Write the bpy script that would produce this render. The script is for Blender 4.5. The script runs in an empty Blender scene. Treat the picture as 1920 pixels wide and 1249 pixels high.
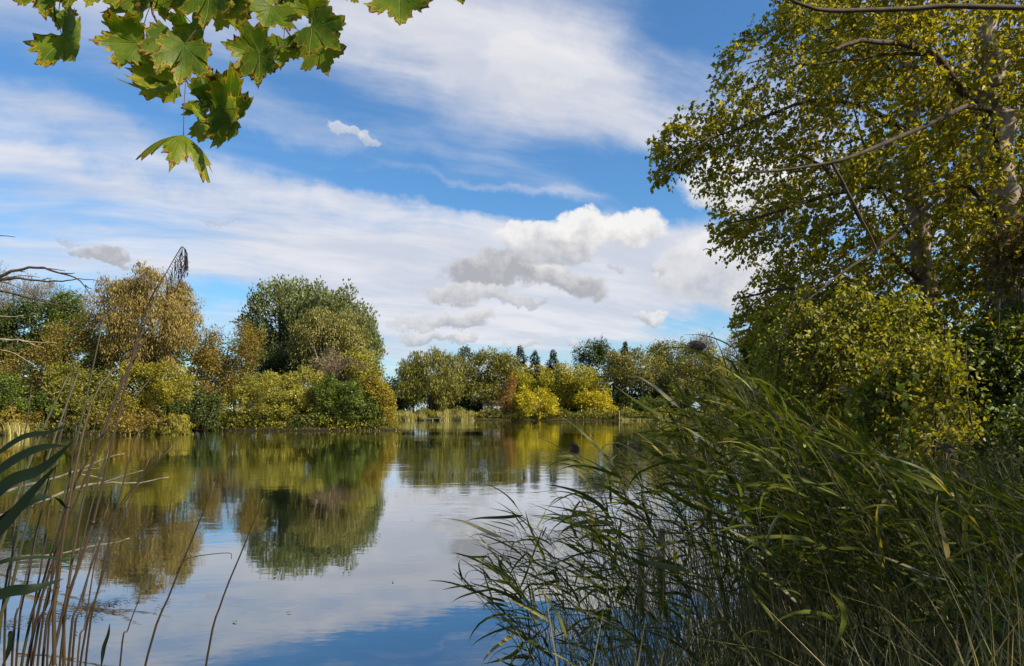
import bpy, math, random
import numpy as np
from mathutils import Vector, Matrix

R = math.radians
rng = np.random.default_rng(7)
random.seed(7)
SC = bpy.context.scene
COL = SC.collection

# ------------------------------------------------------------------ camera
F, CX, HY, CAMH = 1280.0, 960.0, 770.0, 2.0
cam_d = bpy.data.cameras.new('camera')
cam = bpy.data.objects.new('camera', cam_d)
COL.objects.link(cam)
cam.location = (0, 0, CAMH)
cam.rotation_euler = (R(90), 0, 0)
cam_d.sensor_width = 36.0
cam_d.lens = F / 1920 * 36
cam_d.shift_y = (HY - 624.5) / 1920
cam_d.clip_start = 0.05
cam_d.clip_end = 3000
SC.camera = cam

# ------------------------------------------------------------------ light
EXPO = 1.0
SUN_EL = R(38)
SUN_AZ = R(115)          # clockwise from +Y: right and behind the camera
sun_dir = Vector((math.sin(SUN_AZ) * math.cos(SUN_EL), math.cos(SUN_AZ) * math.cos(SUN_EL), math.sin(SUN_EL)))
sd = bpy.data.lights.new('sun', 'SUN')
sd.energy = 5.0
sd.angle = R(0.55)
sd.color = (1.0, 0.87, 0.63)
sun = bpy.data.objects.new('sun', sd)
COL.objects.link(sun)
sun.rotation_euler = sun_dir.to_track_quat('Z', 'Y').to_euler()
sun.location = (30, -20, 40)

SC.view_settings.view_transform = 'Standard'
SC.view_settings.look = 'None'
SC.view_settings.gamma = 1
SC.view_settings.exposure = EXPO
SC.view_settings.use_curve_mapping = False

# ------------------------------------------------------------------ node helper
class NT:
    def __init__(s, tree):
        s.t = tree; s.n = tree.nodes; s.l = tree.links
    def new(s, typ, **kw):
        n = s.n.new(typ)
        for k, v in kw.items(): setattr(n, k, v)
        return n
    def put(s, sock, v):
        if v is None: return
        if isinstance(v, bpy.types.NodeSocket): s.l.new(v, sock)
        else: sock.default_value = v
    def m(s, op, a, b=None, c=None, clamp=False):
        n = s.n.new('ShaderNodeMath'); n.operation = op; n.use_clamp = clamp
        s.put(n.inputs[0], a); s.put(n.inputs[1], b); s.put(n.inputs[2], c)
        return n.outputs[0]
    def comb(s, x, y, z):
        n = s.n.new('ShaderNodeCombineXYZ')
        s.put(n.inputs[0], x); s.put(n.inputs[1], y); s.put(n.inputs[2], z)
        return n.outputs[0]
    def noise(s, vec, scale, detail=4, rough=0.55, dist=0.0, out='Fac'):
        n = s.n.new('ShaderNodeTexNoise')
        if vec is not None: s.l.new(vec, n.inputs['Vector'])
        n.inputs['Scale'].default_value = scale
        n.inputs['Detail'].default_value = detail
        n.inputs['Roughness'].default_value = rough
        n.inputs['Distortion'].default_value = dist
        return n.outputs[out]
    def mix(s, f, a, b, typ='MIX'):
        n = s.n.new('ShaderNodeMix'); n.data_type = 'RGBA'; n.blend_type = typ
        s.put(n.inputs[0], f)
        s.put(n.inputs[6], a if not isinstance(a, tuple) else (*a[:3], 1))
        s.put(n.inputs[7], b if not isinstance(b, tuple) else (*b[:3], 1))
        return n.outputs[2]
    def sstep(s, v, lo, hi, a=0.0, b=1.0):
        n = s.n.new('ShaderNodeMapRange'); n.interpolation_type = 'SMOOTHSTEP'
        s.put(n.inputs[0], v)
        n.inputs[1].default_value = lo; n.inputs[2].default_value = hi
        n.inputs[3].default_value = a; n.inputs[4].default_value = b
        return n.outputs[0]
    def ramp(s, fac, stops):
        n = s.n.new('ShaderNodeValToRGB')
        cr = n.color_ramp
        while len(cr.elements) < len(stops): cr.elements.new(0.5)
        for e, (p, c) in zip(cr.elements, stops):
            e.position = p; e.color = (*c, 1)
        s.put(n.inputs[0], fac)
        return n.outputs[0]

# ------------------------------------------------------------------ sky (world)
world = bpy.data.worlds.new('World')
SC.world = world
world.use_nodes = True
w = NT(world.node_tree)
w.n.clear()
sky = w.new('ShaderNodeTexSky')
sky.sky_type = 'NISHITA'
sky.sun_disc = False
sky.sun_elevation = SUN_EL
sky.sun_rotation = SUN_AZ
sky.air_density = 1.15
sky.dust_density = 0.4
sky.ozone_density = 2.2
tc = w.new('ShaderNodeTexCoord')
sep = w.new('ShaderNodeSeparateXYZ')
w.l.new(tc.outputs['Generated'], sep.inputs[0])
X, Y, Z = sep.outputs
az = w.m('ARCTAN2', X, Y)
el = w.m('ARCSINE', Z)
DIR = tc.outputs['Generated']
STR = 0.066
# cloud-deck coordinates (a layer overhead, seen in perspective)
den = w.m('ADD', w.m('MAXIMUM', Z, 0.0), 0.22)
pu = w.m('DIVIDE', X, den); pv = w.m('DIVIDE', Y, den)
ca, sa = math.cos(R(-24)), math.sin(R(-24))
ru = w.m('ADD', w.m('MULTIPLY', pu, ca), w.m('MULTIPLY', pv, -sa))
rv = w.m('ADD', w.m('MULTIPLY', pu, sa), w.m('MULTIPLY', pv, ca))
warp = w.new('ShaderNodeSeparateXYZ')
w.l.new(w.noise(w.comb(pu, pv, 0.0), 0.9, 3, out='Color'), warp.inputs[0])
rvw = w.m('ADD', rv, w.m('MULTIPLY', warp.outputs[0], 0.35))
ruw = w.m('ADD', ru, w.m('MULTIPLY', warp.outputs[1], 0.35))
streak = w.noise(w.comb(w.m('MULTIPLY', ruw, 0.35), w.m('MULTIPLY', rvw, 1.35), 1.3), 1.25, 9, 0.62)
fine = w.noise(w.comb(w.m('MULTIPLY', ruw, 0.8), w.m('MULTIPLY', rvw, 2.3), 5.3), 2.4, 8, 0.62)

def ae(px, py):
    a = math.atan((px - CX) / F)
    return a, math.atan((HY - py) / F * math.cos(a))

def gauss(a, e, cx, cy, rx, ry, ang, amp):
    a0, e0 = ae(cx, cy)
    ra, re = rx / F * math.cos(a0) ** 2, ry / F * math.cos(a0)
    c, s = math.cos(R(ang)), math.sin(R(ang))
    da = w.m('SUBTRACT', a, a0); de = w.m('SUBTRACT', e, e0)
    p = w.m('DIVIDE', w.m('ADD', w.m('MULTIPLY', da, c), w.m('MULTIPLY', de, s)), ra)
    q = w.m('DIVIDE', w.m('SUBTRACT', w.m('MULTIPLY', de, c), w.m('MULTIPLY', da, s)), re)
    r2 = w.m('ADD', w.m('MULTIPLY', p, p), w.m('MULTIPLY', q, q))
    return w.m('MULTIPLY', w.m('EXPONENT', w.m('MULTIPLY', r2, -1.0)), amp), r2, q

nw = w.new('ShaderNodeSeparateXYZ')
w.l.new(w.noise(DIR, 7.0, 6, 0.6, out='Color'), nw.inputs[0])
azw = w.m('ADD', az, w.m('MULTIPLY', w.m('SUBTRACT', nw.outputs[0], 0.5), 0.16))
elw = w.m('ADD', el, w.m('MULTIPLY', w.m('SUBTRACT', nw.outputs[1], 0.5), 0.10))
cover = w.m('ADD', w.m('MULTIPLY', w.m('SUBTRACT', streak, 0.5), 3.3), 0.26)
cover = w.m('ADD', cover, w.m('MULTIPLY', w.m('SUBTRACT', fine, 0.5), 0.7))
for g in [(900, 60, 330, 70, -10, .62), (980, 125, 150, 50, -8, .55), (1190, 235, 190, 45, -22, .55),
          (110, 195, 170, 40, -4, .40), (330, 40, 400, 90, 0, .22), (600, 440, 360, 60, -6, .42),
          (1180, 500, 330, 100, 0, .8), (800, 580, 520, 110, 0, .9), (110, 450, 240, 50, 0, .35),
          (250, 345, 330, 20, -3, .18), (1360, 470, 150, 90, 0, .5), (900, 352, 260, 10, -6, .45),
          (520, 285, 560, 36, -7, -.75), (1270, 360, 130, 60, -14, -.95), (410, 540, 90, 34, -4, -.8),
          (1290, 60, 150, 90, 0, -.6), (900, 390, 360, 18, -6, -.75), (1290, 612, 110, 20, 0, -.7),
          (200, 300, 260, 28, -6, -.35), (1330, 545, 45, 40, 0, -.5), (560, 110, 160, 60, -10, -.35),
          (700, 215, 200, 40, -12, -.3)]:
    cover = w.m('ADD', cover, gauss(azw, elw, *g)[0])
cir = w.m('MULTIPLY', w.sstep(cover, -0.05, 1.15), 0.92)
hor = w.sstep(el, 0.0, 0.20, 0.42, 0.0)
cir = w.m('MAXIMUM', cir, hor)
skyc = w.mix(1.0, sky.outputs[0], (0.56, 0.93, 1.22), 'MULTIPLY')
k = 1.0 / STR / 2 ** EXPO
wt = w.mix(w.sstep(fine, 0.35, 0.7), (0.64 * k, 0.67 * k, 0.76 * k), (0.84 * k, 0.83 * k, 0.865 * k))
base = w.mix(cir, skyc, wt)
# low cumulus
pw = w.new('ShaderNodeSeparateXYZ')
w.l.new(w.noise(DIR, 24.0, 7, 0.62, out='Color'), pw.inputs[0])
pwa = w.new('ShaderNodeSeparateXYZ')
w.l.new(w.noise(DIR, 60.0, 6, 0.65, out='Color'), pwa.inputs[0])
azc = w.m('ADD', az, w.m('MULTIPLY', w.m('SUBTRACT', pw.outputs[0], 0.5), 0.075))
elc = w.m('ADD', el, w.m('MULTIPLY', w.m('SUBTRACT', pw.outputs[1], 0.5), 0.060))
shade_n = w.m('SUBTRACT', w.m('ADD', pw.outputs[2], w.m('MULTIPLY', pwa.outputs[0], 0.5)), 0.75)
WHITE = (0.94 * k, 0.92 * k, 0.90 * k); GREY = (0.43 * k, 0.44 * k, 0.48 * k)
# (px, py, rx, ry, angle, brightness offset, opacity)
for (cx, cy, rx, ry, ang, br, op) in [
        (1400, 350, 130, 52, -8, .8, .95), (1330, 500, 110, 60, 0, .5, .6), (1450, 560, 120, 30, 0, .4, .6),
        (1185, 428, 60, 32, 0, .85, .95), (1095, 432, 80, 34, 4, .85, .95), (990, 436, 62, 20, 6, .8, .8),
        (1020, 475, 85, 24, 0, .12, .7), (930, 505, 100, 33, 2, -.02, .95), (1060, 525, 85, 22, -16, .12, .95),
        (870, 552, 70, 20, 0, .2, .8), (960, 562, 60, 10, 0, .1, .6), (860, 598, 70, 14, 4, .2, .8), (775, 608, 40, 14, 0, .25, .5),
        (800, 632, 42, 12, 0, .3, .7), (865, 634, 34, 9, 0, .2, .7), (985, 640, 28, 8, 0, .2, .6), (1075, 636, 16, 8, 0, .1, .6),
        (1228, 593, 32, 11, 0, .5, .85), (1230, 508, 24, 10, 0, .0, .6), (1165, 505, 18, 7, 0, .1, .4),
        (200, 476, 52, 16, -3, -.12, .85), (130, 448, 20, 6, -12, 0, .4), (645, 246, 44, 10, -8, .6, .5), (690, 256, 12, 12, 0, .6, .45),
        (410, 415, 30, 8, 0, .0, .3), (1010, 125, 110, 40, -6, .95, .30)]:
    _, r2, q = gauss(azc, elc, cx, cy, rx, ry, ang, 1.0)
    al = w.m('MULTIPLY', w.sstep(r2, 1.35, 0.6), op)
    sh = w.m('ADD', w.m('ADD', w.m('MULTIPLY', q, 0.38), w.m('MULTIPLY', shade_n, 1.5)), br + 0.1, clamp=True)
    base = w.mix(al, base, w.mix(sh, GREY, WHITE))
bg = w.new('ShaderNodeBackground')
w.l.new(base, bg.inputs[0]); bg.inputs[1].default_value = STR
wo = w.new('ShaderNodeOutputWorld')
w.l.new(bg.outputs[0], wo.inputs[0])
world.cycles.sampling_method = 'MANUAL'
world.cycles.sample_map_resolution = 512

# ------------------------------------------------------------------ basics
def at(px, py, D):
    return Vector(((px - CX) / F * D, D, CAMH + (HY - py) / F * D))

def tag(o, label=None, cat=None, group=None, kind=None):
    if label: o['label'] = label
    if cat: o['category'] = cat
    if group: o['group'] = group
    if kind: o['kind'] = kind
    return o

def empty(name, loc, label=None, cat=None, group=None, rz=0.0):
    o = bpy.data.objects.new(name, None)
    o.empty_display_size = 0.2
    COL.objects.link(o)
    o.location = loc; o.rotation_euler = (0, 0, rz)
    return tag(o, label, cat, group)

def link(name, me, parent=None, matrix=None):
    """Link a mesh whose coordinates are world ones (matrix None) or local ones (world matrix given)."""
    o = bpy.data.objects.new(name, me)
    COL.objects.link(o)
    if parent is not None:
        o.parent = parent
        pm = Matrix.LocRotScale(parent.location, parent.rotation_euler, parent.scale) if parent.parent is None else PM[parent.name]
        o.matrix_parent_inverse = Matrix.Identity(4)
        mm = pm.inverted() @ (matrix if matrix is not None else Matrix.Identity(4))
        o.matrix_local = mm
    elif matrix is not None:
        o.matrix_local = matrix
    PM[o.name] = matrix if matrix is not None else Matrix.Identity(4)
    return o
PM = {}

def mesh_np(name, V, faces, nper, mats, attrs=None, smooth=False, uv=None):
    """faces: int array (n, nper)."""
    me = bpy.data.meshes.new(name)
    V = np.asarray(V, np.float32); faces = np.asarray(faces, np.int32)
    me.vertices.add(len(V)); me.vertices.foreach_set('co', V.ravel())
    me.loops.add(faces.size); me.loops.foreach_set('vertex_index', faces.ravel())
    me.polygons.add(len(faces))
    me.polygons.foreach_set('loop_start', np.arange(0, faces.size, nper, dtype=np.int32))
    if attrs:
        for k_, v_ in attrs.items():
            a = me.attributes.new(k_, 'FLOAT', 'POINT')
            a.data.foreach_set('value', np.asarray(v_, np.float32))
    if smooth:
        me.polygons.foreach_set('use_smooth', np.ones(len(faces), bool))
    for m_ in (mats if isinstance(mats, (list, tuple)) else [mats]): me.materials.append(m_)
    me.update(calc_edges=True)
    return me

class MB:
    """Collects tubes, boxes and strips with quads/tris."""
    def __init__(s): s.v = []; s.f = []; s.a = []
    def tube(s, pts, rad, sides=6, rnd=0.5, cap=True):
        pts = [Vector(p) for p in pts]
        n = len(pts)
        if not hasattr(rad, '__len__'): rad = [rad] * n
        b0 = len(s.v)
        up = Vector((0.13, 0.21, 1)).normalized()
        prev = None
        for i, p in enumerate(pts):
            d = (pts[min(i + 1, n - 1)] - pts[max(i - 1, 0)])
            if d.length < 1e-9: d = Vector((0, 0, 1))
            d.normalize()
            if prev is None:
                x = d.cross(Vector((1, 0.2, 0.1)));
                if x.length < 0.1: x = d.cross(up)
            else:
                x = prev - d * prev.dot(d)
            x.normalize(); prev = x
            y = d.cross(x)
            for k_ in range(sides):
                t = 2 * math.pi * k_ / sides
                s.v.append(p + (x * math.cos(t) + y * math.sin(t)) * rad[i]); s.a.append(rnd)
        for i in range(n - 1):
            for k_ in range(sides):
                a = b0 + i * sides + k_; b = b0 + i * sides + (k_ + 1) % sides
                s.f.append((a, b, b + sides, a + sides))
        if cap:
            s.f.append(tuple(b0 + k_ for k_ in reversed(range(sides))))
            s.f.append(tuple(b0 + (n - 1) * sides + k_ for k_ in range(sides)))
    def box(s, c, size, rz=0.0, rnd=0.5):
        c = Vector(c); hx, hy, hz = size[0] / 2, size[1] / 2, size[2] / 2
        m_ = Matrix.Rotation(rz, 3, 'Z')
        b0 = len(s.v)
        for x in (-hx, hx):
            for y in (-hy, hy):
                for z in (-hz, hz):
                    s.v.append(c + m_ @ Vector((x, y, z))); s.a.append(rnd)
        for f in ((0, 1, 3, 2), (4, 6, 7, 5), (0, 4, 5, 1), (2, 3, 7, 6), (0, 2, 6, 4), (1, 5, 7, 3)):
            s.f.append(tuple(b0 + i for i in f))
    def strip(s, pts, nrm, width, fold=0.25, rnd=0.5, wfun=None):
        """A long leaf: centre line, V-folded, pointed at both ends."""
        n = len(pts); b0 = len(s.v)
        for i, p in enumerate(pts):
            t = i / (n - 1)
            p = Vector(p)
            d = (Vector(pts[min(i + 1, n - 1)]) - Vector(pts[max(i - 1, 0)])).normalized()
            side = d.cross(nrm[i] if isinstance(nrm, list) else nrm)
            if side.length < 1e-4: side = d.cross(Vector((0.3, 1, 0.2)))
            side.normalize()
            u = side.cross(d).normalized()
            wd = width * (wfun(t) if wfun else (min(1, t * 5 + 0.25) * (1 - t ** 2.2) + 0.015)) / 2
            s.v += [p - side * wd + u * wd * fold, p, p + side * wd + u * wd * fold]
            s.a += [rnd] * 3
        for i in range(n - 1):
            a = b0 + i * 3
            s.f.append((a, a + 1, a + 4, a + 3)); s.f.append((a + 1, a + 2, a + 5, a + 4))
    def mesh(s, name, mat, smooth=True):
        me = bpy.data.meshes.new(name)
        me.from_pydata([tuple(v) for v in s.v], [], s.f)
        at_ = me.attributes.new('rnd', 'FLOAT', 'POINT')
        at_.data.foreach_set('value', np.asarray(s.a, np.float32))
        if smooth: me.polygons.foreach_set('use_smooth', np.ones(len(me.polygons), bool))
        me.materials.append(mat)
        me.update()
        return me
    def obj(s, name, mat, parent=None, smooth=True):
        return link(name, s.mesh(name, mat, smooth), parent)

def bez(p0, p1, p2, p3, n):
    out = []
    for i in range(n):
        t = i / (n - 1)
        out.append(Vector(p0) * (1 - t) ** 3 + Vector(p1) * 3 * t * (1 - t) ** 2 + Vector(p2) * 3 * t * t * (1 - t) + Vector(p3) * t ** 3)
    return out

def smooth_line(pts, n):
    """Catmull-Rom through the points."""
    pts = [Vector(p) for p in pts]
    P = [pts[0] * 2 - pts[1]] + pts + [pts[-1] * 2 - pts[-2]]
    out = []
    m_ = len(pts) - 1
    for i in range(n):
        u = i / (n - 1) * m_
        k_ = min(int(u), m_ - 1); t = u - k_
        a, b, c, d = P[k_], P[k_ + 1], P[k_ + 2], P[k_ + 3]
        out.append(0.5 * ((2 * b) + (c - a) * t + (2 * a - 5 * b + 4 * c - d) * t * t + (3 * b - a - 3 * c + d) * t ** 3))
    return out

# ------------------------------------------------------------------ materials
def mat_base(name):
    m_ = bpy.data.materials.new(name); m_.use_nodes = True
    t = NT(m_.node_tree); t.n.clear()
    return m_, t, t.new('ShaderNodeOutputMaterial')

def leaf_mat(name, stops, trans=0.35, tcol=(1.25, 1.15, 0.5), rough=0.5, spec=0.35):
    m_, t, out = mat_base(name)
    a = t.new('ShaderNodeAttribute', attribute_name='rnd')
    b = t.new('ShaderNodeAttribute', attribute_name='tone')
    f = t.m('ADD', t.m('MULTIPLY', a.outputs['Fac'], 0.55), t.m('MULTIPLY', b.outputs['Fac'], 0.45))
    c = t.ramp(f, stops)
    p = t.new('ShaderNodeBsdfPrincipled')
    t.l.new(c, p.inputs['Base Color']); p.inputs['Roughness'].default_value = rough
    p.inputs['Specular IOR Level'].default_value = spec
    tr = t.new('ShaderNodeBsdfTranslucent')
    t.l.new(t.mix(1.0, c, tcol, 'MULTIPLY'), tr.inputs[0])
    mx = t.new('ShaderNodeMixShader'); mx.inputs[0].default_value = trans
    t.l.new(p.outputs[0], mx.inputs[1]); t.l.new(tr.outputs[0], mx.inputs[2])
    t.l.new(mx.outputs[0], out.inputs[0])
    return m_

def bark_mat(name, c1, c2, scale=6.0, stretch=0.25, bump=0.4, c3=None):
    m_, t, out = mat_base(name)
    tcn = t.new('ShaderNodeTexCoord')
    mp = t.new('ShaderNodeMapping'); mp.inputs['Scale'].default_value = (1, 1, stretch)
    t.l.new(tcn.outputs['Object'], mp.inputs[0])
    n1 = t.noise(mp.outputs[0], scale, 7, 0.65)
    n2 = t.noise(tcn.outputs['Object'], scale * 0.35, 3)
    c = t.ramp(n1, [(0.32, c1), (0.68, c2)])
    if c3: c = t.mix(t.sstep(n2, 0.5, 0.65), c, c3)
    p = t.new('ShaderNodeBsdfPrincipled'); t.l.new(c, p.inputs['Base Color'])
    p.inputs['Roughness'].default_value = 0.9; p.inputs['Specular IOR Level'].default_value = 0.2
    b = t.new('ShaderNodeBump'); b.inputs['Strength'].default_value = bump; b.inputs['Distance'].default_value = 0.03
    t.l.new(n1, b.inputs['Height']); t.l.new(b.outputs[0], p.inputs['Normal'])
    t.l.new(p.outputs[0], out.inputs[0])
    return m_

def ramp3(a, b, c): return [(0.12, a), (0.5, b), (0.9, c)]
M = {}
M['willow_gold'] = leaf_mat('willow_gold', ramp3((.082, .060, .012), (.195, .143, .030), (.38, .295, .09)))
M['brown_olive'] = leaf_mat('brown_olive', ramp3((.068, .052, .008), (.165, .122, .016), (.32, .235, .04)))
M['gold'] = leaf_mat('gold', ramp3((.085, .080, .008), (.20, .18, .014), (.36, .32, .03)))
M['olive'] = leaf_mat('olive', ramp3((.055, .062, .008), (.14, .14, .016), (.28, .26, .045)))
M['poplar_dark'] = leaf_mat('poplar_dark', ramp3((.050, .068, .022), (.13, .155, .055), (.29, .32, .17)), spec=.25, rough=.55)
M['lime_willow'] = leaf_mat('lime_willow', ramp3((.10, .105, .012), (.25, .235, .028), (.45, .42, .09)))
M['green'] = leaf_mat('green', ramp3((.032, .052, .007), (.08, .115, .010), (.17, .21, .025)))
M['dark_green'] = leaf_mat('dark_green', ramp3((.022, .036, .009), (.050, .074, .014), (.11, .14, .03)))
M['orange'] = leaf_mat('orange', ramp3((.10, .085, .009), (.22, .175, .014), (.40, .31, .03)))
M['rust'] = leaf_mat('rust', ramp3((.09, .052, .012), (.20, .115, .022), (.32, .19, .04)))
M['yellow'] = leaf_mat('yellow', ramp3((.18, .155, .006), (.38, .33, .010), (.58, .50, .03)))
M['yellow_olive'] = leaf_mat('yellow_olive', ramp3((.10, .10, .010), (.25, .23, .012), (.40, .36, .02)))
M['pale_olive'] = leaf_mat('pale_olive', ramp3((.065, .065, .012), (.16, .15, .030), (.36, .33, .10)))
M['conifer'] = leaf_mat('conifer', ramp3((.018, .032, .014), (.038, .060, .024), (.07, .10, .04)), trans=.1)
M['twig_haze'] = leaf_mat('twig_haze', ramp3((.07, .050, .030), (.15, .11, .06), (.30, .23, .15)), trans=.1, tcol=(1, 1, 1))
M['near_poplar'] = leaf_mat('near_poplar', [(0.0, (.075, .080, .008)), (0.4, (.20, .20, .014)), (0.75, (.37, .33, .022)), (0.95, (.54, .40, .03))], trans=.52, spec=.28, rough=.45)
M['near_shrub'] = leaf_mat('near_shrub', [(0.0, (.06, .075, .008)), (0.4, (.16, .18, .013)), (0.75, (.28, .27, .02)), (0.95, (.50, .38, .03))], trans=.45, spec=.4)
M['near_green'] = leaf_mat('near_green', [(0.0, (.025, .045, .008)), (0.5, (.07, .11, .012)), (0.9, (.15, .20, .02))], trans=.4, spec=.45)
M['near_brown'] = leaf_mat('near_brown', [(0.0, (.06, .04, .012)), (0.5, (.14, .10, .022)), (0.9, (.27, .18, .04))], trans=.35)
M['reed_leaf'] = leaf_mat('reed_leaf', [(0.0, (.028, .036, .007)), (0.3, (.065, .078, .010)), (0.55, (.11, .125, .014)), (0.8, (.19, .185, .024)), (0.97, (.38, .26, .09))], trans=.36, tcol=(1.2, 1.25, .4), spec=.10, rough=.6)
M['reed_stem'] = leaf_mat('reed_stem', [(0.0, (.03, .032, .012)), (0.5, (.09, .075, .03)), (0.95, (.26, .19, .09))], trans=.05, tcol=(1, 1, 1))
M['dry_stem'] = leaf_mat('dry_stem', [(0.0, (.025, .016, .008)), (0.5, (.065, .042, .017)), (0.95, (.19, .125, .055))], trans=.03, tcol=(1, 1, 1))
M['straw'] = leaf_mat('straw', [(0.0, (.06, .075, .018)), (0.4, (.13, .135, .035)), (0.7, (.28, .22, .09)), (0.95, (.50, .40, .22))], trans=.2, tcol=(1, 1, .8))
M['far_reed'] = leaf_mat('far_reed', [(0.0, (.14, .15, .04)), (0.5, (.27, .25, .07)), (0.95, (.45, .37, .14))], trans=.2)
M['dark_blade'] = leaf_mat('dark_blade', [(0.0, (.008, .016, .007)), (0.9, (.03, .05, .015))], trans=.12, spec=.15, rough=.6)
M['plume'] = leaf_mat('plume', [(0.0, (.05, .033, .028)), (0.5, (.11, .075, .058)), (0.95, (.24, .17, .13))], trans=.2, tcol=(1, 1, 1))
M['plume_dark'] = leaf_mat('plume_dark', [(0.0, (.02, .018, .022)), (0.9, (.06, .05, .05))], trans=.05, tcol=(1, 1, 1))
M['bark_dark'] = bark_mat('bark_dark', (.035, .028, .02), (.10, .078, .055))
M['bark_poplar'] = bark_mat('bark_poplar', (.15, .115, .09), (.42, .34, .28), scale=9, stretch=.35, bump=.8, c3=(.10, .09, .06))
M['bark_pale'] = bark_mat('bark_pale', (.16, .125, .085), (.42, .34, .24), scale=9)
M['twig'] = bark_mat('twig', (.035, .026, .02), (.10, .075, .05), scale=20)
M['grey_wood'] = bark_mat('grey_wood', (.10, .11, .08), (.24, .25, .18), scale=20)
M['drift_wood'] = bark_mat('drift_wood', (.10, .085, .06), (.27, .23, .17), scale=14)
M['pale_wall'] = bark_mat('pale_wall', (.55, .53, .48), (.75, .73, .68), scale=2, bump=.1)
M['roof'] = bark_mat('roof', (.06, .04, .035), (.12, .08, .06), scale=3)
M['weed'] = bark_mat('weed', (.015, .014, .008), (.05, .042, .02), scale=15)

# ------------------------------------------------------------------ ground
LAKE = np.array([(-60, 1), (-30, 1.6), (-8, 2.3), (-2, 2.7), (0, 3.4), (1.3, 4.6), (3.2, 7.5), (5.4, 12), (8, 19), (11.5, 28), (17, 45), (30, 80),
                 (44, 112), (52, 138), (40, 140), (24, 139), (6, 139.6), (-10, 139), (-20, 140), (-27, 137), (-27, 118), (-22, 95), (-14, 78),
                 (-11.2, 70.5), (-12.5, 67.5), (-16, 67.2), (-20, 66.4), (-25, 66.8), (-29, 67), (-31.5, 69), (-32, 62), (-28.5, 58), (-26.4, 56.6), (-29, 55.8),
                 (-35, 56), (-41, 55), (-60, 54), (-95, 50), (-100, 20)], float)

def lake_sd(x, y):
    """Signed distance to the shoreline, negative in the lake."""
    x = np.asarray(x, float); y = np.asarray(y, float)
    best = np.full(x.shape, 1e9); inside = np.zeros(x.shape, bool)
    n = len(LAKE)
    for i in range(n):
        ax, ay = LAKE[i]; bx, by = LAKE[(i + 1) % n]
        dx, dy = bx - ax, by - ay
        t = np.clip(((x - ax) * dx + (y - ay) * dy) / (dx * dx + dy * dy), 0, 1)
        d = np.hypot(x - ax - t * dx, y - ay - t * dy)
        best = np.minimum(best, d)
        cond = ((ay > y) != (by > y))
        with np.errstate(divide='ignore', invalid='ignore'):
            xi = ax + (y - ay) * dx / (dy if dy != 0 else 1e-9)
        inside ^= cond & (x < xi)
    return np.where(inside, -best, best)

def ground_z(x, y):
    x = np.asarray(x, float); y = np.asarray(y, float)
    s = lake_sd(x, y)
    wob = 0.5 * np.sin(x * 0.9 + 1.3 * np.sin(y * 0.7)) + 0.5 * np.sin(y * 1.1 + x * 0.4)
    s = s + 0.25 * wob
    z = np.where(s < 0, np.maximum(-0.9, s * 0.45), 0.42 * (1 - np.exp(-np.maximum(s, 0) * 1.1)))
    z = z + np.where(s > 0, np.minimum(s, 25) * 0.035 + 0.05 * wob * np.minimum(s, 1), 0)
    z = z + np.where((x > 0) & (y < 60) & (s > 0), np.minimum(s, 8) * 0.06, 0)
    return z

def gz(x, y): return float(ground_z(np.array([x]), np.array([y]))[0])

m_, t, out = mat_base('soil_and_grass')
tcn = t.new('ShaderNodeTexCoord')
na = t.noise(tcn.outputs['Object'], 0.6, 6, 0.65); nb = t.noise(tcn.outputs['Object'], 7.0, 6, 0.7)
c = t.mix(t.sstep(na, 0.4, 0.6), (.045, .036, .018), (.045, .060, .014))
c = t.mix(t.sstep(nb, 0.42, 0.68), c, (.10, .085, .035))
geo_ = t.new('ShaderNodeNewGeometry'); spz = t.new('ShaderNodeSeparateXYZ'); t.l.new(geo_.outputs['Position'], spz.inputs[0])
c = t.mix(t.sstep(t.m('ADD', spz.outputs[2], t.m('MULTIPLY', nb, .2)), .42, .22), c, (.018, .014, .009))   # wet mud at the waterline
p = t.new('ShaderNodeBsdfPrincipled'); t.l.new(c, p.inputs['Base Color']); p.inputs['Roughness'].default_value = .95; p.inputs['Specular IOR Level'].default_value = .08
b = t.new('ShaderNodeBump'); b.inputs['Strength'].default_value = .8; b.inputs['Distance'].default_value = .08
t.l.new(nb, b.inputs['Height']); t.l.new(b.outputs[0], p.inputs['Normal']); t.l.new(p.outputs[0], out.inputs[0])
M['soil'] = m_

NG = 220
uu = np.linspace(-1, 1, NG)
gx = np.sinh(uu * 4.6) / math.sinh(4.6) * 900
vv = np.linspace(-0.45, 1, NG)
gy = np.sinh(vv * 4.6) / math.sinh(4.6) * 1000 + 20 * np.maximum(vv, 0)
GX, GY = np.meshgrid(gx, gy)
GZ = ground_z(GX, GY)
V = np.stack([GX.ravel(), GY.ravel(), GZ.ravel()], 1)
idx = np.arange(NG * NG).reshape(NG, NG)
Fq = np.stack([idx[:-1, :-1].ravel(), idx[:-1, 1:].ravel(), idx[1:, 1:].ravel(), idx[1:, :-1].ravel()], 1)
tag(link('ground', mesh_np('ground', V, Fq, 4, M['soil'], smooth=True)), kind='structure')

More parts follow.
